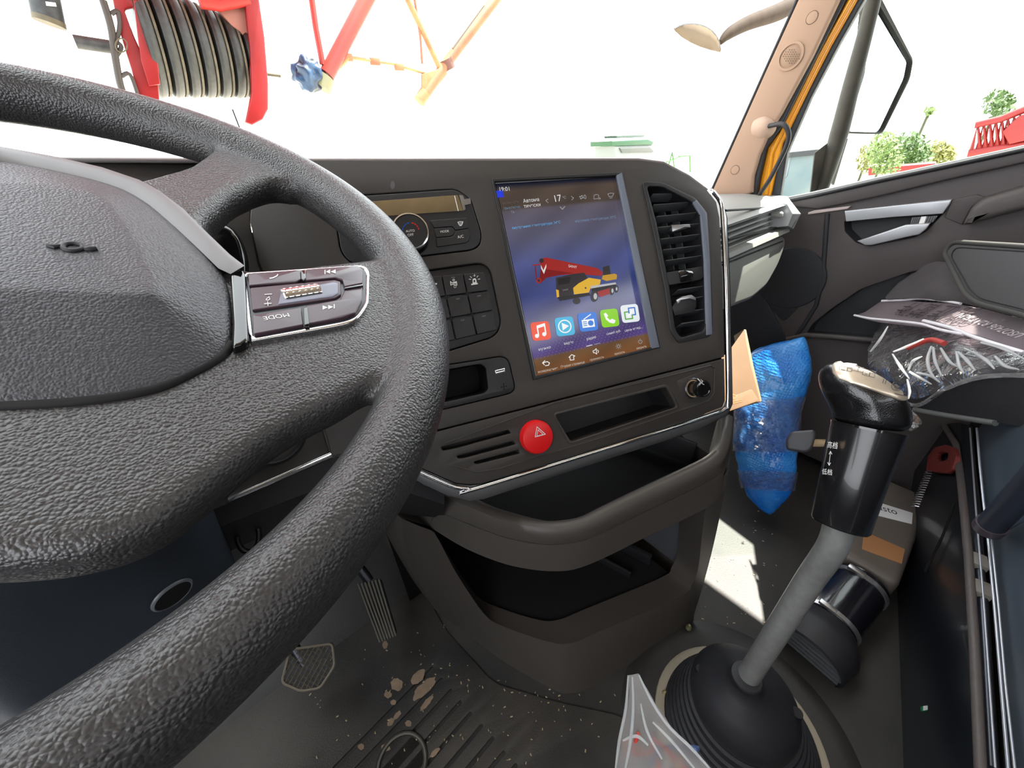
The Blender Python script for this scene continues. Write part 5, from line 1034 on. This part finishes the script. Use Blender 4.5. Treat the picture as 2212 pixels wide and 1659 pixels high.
# ================================================================== clear sachet in the foreground
fo = thing('plastic_bag', tuple(P(1420, 1659, .50)), 'crumpled translucent plastic bag with red bits inside, standing in the foreground', 'bag')
FOG = glassy('foggy_film', (244, 246, 246), .30, .12, bump=1., scale=40, body=.30, bodyc=(225, 222, 220))
L_ = [(1326, 1720), (1328, 1659), (1340, 1590), (1351, 1540), (1354, 1490), (1357, 1458)]; R_2 = [(1600, 1720), (1532, 1659), (1482, 1600), (1440, 1560), (1402, 1500), (1378, 1454)]
secs = []
for (a, b), (c, d) in zip(L_, R_2):
    p, q = P(a, b, .50), P(c, d, .50); cen = (p+q)/2; h = (q-p)/2; dd = -R((a+c)/2, (b+d)/2)*h.length*.35
    secs.append([cen+h*math.cos(s)+dd*math.sin(s) for s in [2*math.pi*k/24 for k in range(24)]])
o = loft('film', secs, FOG, fo, closed=True, smooth=60, sub=3)
for v in o.data.vertices: v.co += noise.noise_vector(v.co*40)*.0035+noise.noise_vector(v.co*110)*.0012
for pl in ([(1357, 1462), (1352, 1530), (1338, 1600), (1330, 1660)], [(1380, 1458), (1404, 1508), (1442, 1566), (1492, 1615), (1535, 1662)], [(1366, 1462), (1368, 1530), (1362, 1600), (1350, 1665)], [(1384, 1520), (1398, 1580), (1430, 1640)], [(1410, 1560), (1450, 1600), (1500, 1660)], [(1345, 1600), (1375, 1590), (1400, 1610)]):
    tube('film_fold', [P(x, y, .478) for x, y in pl], [.0008]+[.0014]*(len(pl)-2)+[.0008], FOLD, fo, 8, sub=5)
random.seed(5)
for k in range(9):
    mt = (mat('bit_red', (190, 60, 50), .4), mat('bit_blue', (70, 90, 130), .4), mat('bit_tan', (180, 130, 100), .5))[k % 3]
    a = P(random.uniform(1395, 1450), random.uniform(1610, 1690), .505); tube('wire_bit', [a, a+V((random.uniform(-.02, .02), random.uniform(-.02, .02), random.uniform(-.006, .012))), a+V((random.uniform(-.02, .02), random.uniform(-.02, .02), random.uniform(-.006, .02)))], .0018, mt, fo, 8, sub=4)
# ================================================================== outside
def oz(X, Y, Z_): return V((X, Y, Z_))
CONC = mat('yard_concrete', (200, 196, 186), .9, col2=(176, 170, 158), vscale=.4)
gnd = mo('ground_outside', [oz(-60, 1.1, -1.4), oz(90, 1.1, -1.4), oz(90, 120, -1.4), oz(-60, 120, -1.4), oz(1.6, 1.1, -1.4), oz(1.6, -60, -1.4), oz(90, -60, -1.4)], [(0, 4, 1, 2, 3), (4, 5, 6, 1)], CONC); st(gnd)
FO = Fr((0, 2.2, 0), (1, 0, 0), (0, 0, 1))
REDP = mat('crane_red', (124, 14, 14), .4, var=.3, vscale=6); REDD = mat('crane_red_dusty', (150, 34, 26), .6, var=.4, vscale=12)
SAND = mat('dusty_rim', (78, 70, 54), .7, var=.4, vscale=40); SHV = mat('sheave_grey', (34, 33, 30), .5, var=.8, vscale=60)
hb_ = thing('hook_block', tuple(FO.px(430, 260)), 'red crane hook block with dusty ribbed sheaves hanging beyond the windscreen', 'hook block')
plate('side_plate', FO, [(235, -40), (292, -40), (322, 60), (340, 140), (345, 222), (300, 215), (284, 150), (256, 60)], REDP, hb_, .03, .02, .004, holes=[([(268, 20), (290, 15), (318, 105), (306, 114), (290, 80)], .01)])
plate('side_plate', FO, [(478, -30), (556, -30), (572, 80), (580, 180), (580, 235), (568, 258), (545, 270), (530, 264), (544, 200), (540, 100), (530, 10), (480, 0)], REDP, hb_, .03, .03, .006)
plate('guard_plate', FO, [(288, 0), (300, 0), (326, 60), (338, 105), (346, 182), (322, 186), (304, 130)], REDP, hb_, .05, .012, .003)
plate('cover_plate', FO, [(472, 22), (530, 8), (545, 100), (520, 70), (500, 55)], mat('dusty_pink', (150, 96, 82), .6), hb_, .0, .02, .003)
a_, b_ = FO.px(296, 86, -.10), FO.px(546, 132, -.115); ax_ = (b_-a_).normalized(); Lh = (b_-a_).length; n_ = 7
for k in range(n_):
    h = Lh*(k+.1)/n_; w_k = Lh/n_; r_ = .172-.0065*k
    s_ = lathe('sheave', a_+ax_*h, ax_, [(0, .06), (0, r_*.80), (.1*w_k, r_*.97), (.28*w_k, r_), (.5*w_k, r_*.985), (.72*w_k, r_*.93), (.86*w_k, r_*.80), (.86*w_k, .06)], SHV, hb_, 56)
    lathe('sheave_rim', a_+ax_*(h+w_k*.72), ax_, [(0, r_*.92), (0, r_*.955), (.14*w_k, r_*.955), (.14*w_k, r_*.90)], SAND, hb_, 56)
tube('axle_pin', [FO.px(162, 90, 0), FO.px(242, 102, 0)], .019, mat('pin_dark', (50, 48, 46), .5, var=.8, vscale=60), hb_)
tube('axle_pin', [FO.px(575, 160, 0), FO.px(606, 164, 0)], .006, SAND, hb_)
for k, q in enumerate([[(222, 0), (240, 60), (250, 130), (262, 190), (280, 215)], [(232, 20), (246, 80), (262, 100), (252, 120)], [(262, 165), (280, 160), (296, 200), (300, 222)], [(240, 30), (255, 25), (258, 60), (250, 95)]]):
    tube('sling_wire', [FO.px(*p, .04) for p in q], .006 if k else .010, mat('wire_dark', (60, 52, 46), .6), hb_, 8, sub=5)
tube('shackle_ring', [FO.px(x, y, .05) for x, y in circ(262, 98, 13, 16, ry=15)], .002, SAND, hb_, 6, closed=True)
tube('top_bar', [FO.px(x, y, .02) for x, y in [(430, 2), (470, 8), (535, -4)]], .022, REDD, hb_, 12)
for q in ([(428, -10), (434, 12), (444, 45)], [(502, 236), (512, 262), (523, 290)]): tube('guide_wire', [FO.px(*p, .0 if q[0][0] < 450 else -.1) for p in q], .003, BLK, hb_, 6)
fit_ = thing('dark_fitting', tuple(FO.px(105, 55)), 'dark dusty cylindrical fitting with a small white sticker at the top left outside', 'fitting')  # plain dark cylinder, not a light source
tube('fitting_body', [FO.px(88, -40, 0), FO.px(106, 46, 0)], .036, mat('fitting_dark', (40, 40, 40), .6, var=.8, vscale=60), fit_, 24)
tube('fitting_rim', [FO.px(105, 40, 0), FO.px(107, 52, 0)], .037, SAND, fit_, 24)
plate('fitting_sticker', FO, [(98, 3), (120, 6), (122, 14), (100, 12)], WHT, fit_, .038, .002, 0)
# lattice jib
FJ = Fr((0, 3.2, 0), (1, 0, 0), (0, 0, 1)); pj = lambda x, y, w=0: FJ.px(x, y, w)
jb = thing('lattice_jib', tuple(pj(900, 215)), 'red and sun-bleached lattice jib legs hanging in front of the windscreen', 'crane jib')
REDJ = mat('jib_red', (140, 36, 30), .45, col2=(160, 60, 44), vscale=1.5); ORJ = mat('jib_orange', (150, 72, 46), .6, col2=(164, 100, 64), vscale=4)
YLJ = mat('jib_yellowed', (150, 116, 74), .7, col2=(146, 86, 56), vscale=8)
tube('main_leg', [pj(812, -40), pj(706, 162)], .045, REDJ, jb, 20)
tube('main_leg', [pj(1100, -40), pj(968, 132), pj(915, 208)], .036, ORJ, jb, 20)
tube('brace', [pj(668, -40), pj(682, 60), pj(697, 140)], .018, REDJ, jb, 12)
tube('brace', [pj(862, -40), pj(905, 50), pj(952, 152)], .020, YLJ, jb, 12)
tube('brace', [pj(890, -40), pj(908, 80), pj(912, 138)], .009, mat('rod_brown', (150, 86, 62), .6), jb, 8)
tube('cross_rail', [pj(742, 122), pj(850, 138), pj(930, 162)], .010, YLJ, jb, 10)
tube('cross_rail', [pj(728, 150), pj(752, 126)], .012, YLJ, jb, 10)
for x, y in ((750, 122), (810, 131), (862, 143)): box('rail_tab', pj(x, y+2), AX, (.07, .02, .04), ORJ, jb, .004)
plate('gusset', FJ, [(912, 160), (950, 148), (968, 158), (930, 205), (912, 212)], YLJ, jb, .02, .02, .003)
tube('leg_collar', [pj(962, 128), pj(970, 150)], .050, mat('collar_dark', (90, 56, 46), .6), jb, 16)
tube('leg_cap', [pj(918, 200), pj(906, 218)], .042, YLJ, jb, 16)
tube('leg_cap', [pj(702, 165), pj(694, 190)], .056, mat('cap_khaki', (110, 108, 82), .7), jb, 16)
tube('jib_wire', [pj(1045, 12, .05), pj(1010, 60, .05), pj(978, 105, .05)], .006, mat('wire_dark', (60, 52, 46)), jb, 6)
def blob(name, c, r, mt, parent, amp=.3, sc=3, sub=3, sq=(1, 1, 1)):
    bm = bmesh.new(); bmesh.ops.create_icosphere(bm, subdivisions=sub, radius=1)
    for v in bm.verts: v.co = v.co*(1+amp*noise.noise(v.co*sc)); v.co = V(c)+V((v.co.x*sq[0], v.co.y*sq[1], v.co.z*sq[2]))*r
    return bmo(name, bm, mt, parent, 60)
tag(blob('plastic_wrap', pj(668, 162), .085, mat('blue_plastic', (34, 62, 92), .3, col2=(24, 24, 27), vscale=14), None, .4, 2.2, 4, (1.1, .8, 1.0)), 'crumpled blue and dark plastic wrap tied to the foot of the red jib leg', 'plastic wrap')
# kerb mirror at upper right, outside the glass
FM = Fr((1.1, 1.35, 0), (1, 0, 0), (0, 0, 1)); pm = lambda x, y, w=0: FM.px(x, y, w)
km = thing('kerb_mirror', tuple(pm(1550, 110)), 'brown arm and pale round kerb mirror outside above the right pillar', 'mirror')
tube('mirror_arm', [pm(1760, -20), pm(1690, 22), pm(1620, 48), pm(1575, 72), pm(1556, 92)], [.05, .045, .035, .028, .012], mat('arm_brown', (44, 36, 28), .8, var=.3, vscale=20, spec=.1), km, 20, sub=4)
loft('mirror_shell', [[pm(x, y, .02) for x, y in [(1456, 62), (1475, 53), (1505, 52), (1532, 62), (1550, 82), (1557, 108)]], [pm(x, y, .0) for x, y in [(1457, 66), (1472, 80), (1492, 92), (1512, 101), (1534, 108), (1556, 113)]]], mat('shell_beige', (92, 82, 68), .8, spec=.1), km, smooth=60, thick=.004)
tube('mirror_edge', [pm(x, y, .02) for x, y in [(1456, 62), (1475, 53), (1505, 52), (1532, 62), (1550, 82), (1557, 108)]], .003, DKM, km, 8, sub=3)
# door mirror
FX = Fr((1.62, .3, 0), (.82, -.57, 0), (0, 0, 1)); mx = lambda x, y, w=0: FX.px(x, y, w)
dm = thing('door_mirror', tuple(mx(1780, 400)), 'tall dark door mirror with a bright glass outside the side window', 'mirror')
MDK = mat('mirror_housing', (36, 34, 31), .7, var=.5, vscale=30)
tube('mirror_arm', [mx(1890, -20), mx(1872, 60), mx(1840, 180), mx(1812, 290), mx(1778, 400), mx(1760, 440)], [.022, .022, .026, .03, .024, .02], MDK, dm, 16, sub=3, flat=.6)
loft('mirror_bracket', [[mx(*q, -.02) for q in [(1760, 330), (1800, 300), (1830, 300)]], [mx(*q, .0) for q in [(1750, 420), (1790, 390), (1800, 400)]]], MDK, dm, thick=.006)
plate('mirror_frame', FX, [(1882, -30), (1975, 130), (1968, 170), (1912, 282), (1905, 290), (1828, 288), (1826, 280), (1862, 160)], MDK, dm, 0, .03, .004, r=.01, holes=[([(1890, -20), (1969, 132), (1962, 168), (1908, 280), (1900, 286), (1834, 284), (1832, 276), (1868, 160)], .008)])
plate('mirror_glass', FX, [(1890, -20), (1969, 132), (1962, 168), (1908, 280), (1900, 286), (1834, 284), (1832, 276), (1868, 160)], mat('mirror_silver', (235, 240, 245), .03, metal=1), dm, -.008, .004, 0, r=.008)
# far machines
GRN = mat('far_green', (14, 62, 32), .5); GYL = mat('far_grey', (64, 68, 64), .6)
FT = Fr((0, 14, 0), (1, 0, 0), (0, 0, 1)); pt = lambda x, y, w=0: FT.px(x, y, w)
tr = thing('green_truck', tuple(pt(1375, 340)), 'distant green and white lorry behind the dashboard top, half washed out', 'lorry')
def tpl(name, pts, mt, w=0, d=.5, b=.03): return plate(name, FT, pts, mt, tr, w, d, b)
tpl('cab_roof', [(1322, 305), (1400, 301), (1412, 306), (1410, 313), (1322, 316)], GRN, 0, 1.4)
tpl('cab_front', [(1328, 316), (1408, 313), (1425, 330), (1428, 350), (1330, 350)], mat('far_white', (100, 106, 104), .6), -.05, 1.3)
tpl('roof_rack', [(1332, 293), (1392, 290), (1393, 296), (1333, 298)], mat('far_teal', (60, 76, 68), .6), -.1, .8)
tpl('windscreen_strip', [(1340, 320), (1404, 317), (1414, 328), (1345, 330)], GYL, .05, .1)
tf = thing('scaffold', tuple(pt(1475, 380)), 'small bright green scaffold standing right of the distant lorry', 'scaffold')
for q in ([(1440, 370), (1452, 330), (1458, 372)], [(1466, 338), (1490, 336), (1491, 380)], [(1440, 350), (1470, 338)]): tube('frame_bar', [pt(*p) for p in q], .045, mat('far_green2', (30, 86, 16), .5), tf, 8)
fx = thing('yard_building', tuple(P(1760, 400, 16)), 'low pale-blue washed-out building beyond the side window', 'building')
FY = Fr(P(1850, 380, 16), V((.35, -.94, 0)), (0, 0, 1))
plate('building_wall', FY, [(1690, 340), (1765, 330), (1770, 380), (1766, 440), (1680, 440)], mat('pale_blue', (78, 92, 98), .8, col2=(110, 118, 118), vscale=.6), fx, 0, 3, .02)
plate('building_roof', FY, [(1695, 330), (1770, 322), (1772, 334), (1690, 342)], mat('roof_dark', (40, 42, 46), .7), fx, .1, 3, .02)
LEAF = [mat('leaf_light', (78, 98, 36), .6), mat('leaf_mid', (56, 80, 28), .6), mat('leaf_yellow', (104, 104, 44), .6)]
def bush(name, cx, cy, rx, ry, t, n, label, seed):
    random.seed(seed); b = thing(name, tuple(P(cx, cy+ry, t)), label, 'tree', 'trees beyond the side window'); k = t/831*1.25
    vs, fs = [], []
    e1, e2 = w_(V((1, 0, 0))), w_(V((0, 1, 0)))
    for i in range(n):
        while 1:
            x, y = random.gauss(0, .5), random.gauss(0, .5)
            if x*x+y*y < 1.1: break
        c = P(cx+x*rx, cy+y*ry, t+random.uniform(-.6, .6)); s = random.uniform(.5, 1.2)*t*.0030
        a = random.uniform(0, 6.3); d = V((random.gauss(0, 1), random.gauss(0, 1), random.gauss(0, 1))).normalized(); q = d.orthogonal().normalized(); bb = len(vs)
        vs += [c-d*s*1.5, c+q*s*.7, c+d*s*1.5, c-q*s*.7]; fs.append((bb, bb+1, bb+2, bb+3))
    mo('foliage', vs, fs, LEAF[seed % 3], b, None)
    tube('trunk', [P(cx, cy, t), V((P(cx, cy, t).x, P(cx, cy, t).y, -1.38))], .022*t/12, mat('bark', (60, 64, 40), .8), b, 8)
for i, a in enumerate([(1912, 332, 40, 46, 10.5, 1100, 'low bright green bush left of the row outside the side window'), (1968, 330, 46, 44, 15.5, 1100, 'wide green bush above the sill in the middle of the side window'), (2030, 334, 34, 30, 19, 600, 'lower yellow-green bush right of the middle bush'), (2008, 240, 10, 10, 21, 60, 'small tuft of leaves floating clear above the bush row'), (2160, 225, 36, 34, 16, 420, 'tall pale tree above the red crane at the right window edge'), (1872, 345, 22, 36, 18, 300, 'narrow yellowish bush next to the door mirror foot')]): bush('tree', *a, i)
rc = thing('red_crane', tuple(P(2160, 330, 12)), 'bright red lattice crane parts at the right edge of the side window', 'crane')
FR_ = Fr(P(2150, 300, 12), V((.1, -1, 0)), (0, 0, 1)); pr_ = lambda x, y: FR_.px(x, y)
CR_ = mat('far_red', (112, 16, 16), .5)
for k in range(8): tube('lattice_bar', [pr_(2098+k*13, 328-k*2), pr_(2112+k*13, 268-k*3), pr_(2118+k*13, 326-k*2)], .035, CR_, rc, 6)
tube('lattice_chord', [pr_(2090, 332), pr_(2215, 312)], .07, CR_, rc, 8); tube('lattice_chord', [pr_(2106, 270), pr_(2160, 258), pr_(2215, 236)], .06, CR_, rc, 8)
plate('boom_end', FR_, [(2165, 285), (2200, 252), (2230, 240), (2230, 300), (2180, 312)], CR_, rc, .1, .3, .02)
rb_ = thing('red_beam', tuple(P(1940, 372, 13)), 'long low red beam lying under the bushes outside the side window', 'beam')
FZ = Fr(P(1950, 370, 13), V((.1, -1, 0)), (0, 0, 1))
plate('beam', FZ, [(1876, 363), (1950, 358), (2020, 352), (2020, 360), (1950, 370), (1875, 380)], CR_, rb_, 0, .5, .02)

bo = thing('crane_boom', (.4, 2.5, 1.9), 'red telescopic crane boom running forward above the cab, carrying the hook block', 'crane boom')
bd = V((0, 1, .30)).normalized(); box('boom_section', V((.35, 4.6, 2.95)), (V((1, 0, 0)), bd, V((1, 0, 0)).cross(bd)), (.9, 6.6, .8), REDP, bo, .05)
box('boom_head', V((.35, 1.75, 2.15)), (V((1, 0, 0)), bd, V((1, 0, 0)).cross(bd)), (.7, .7, .6), REDP, bo, .04)
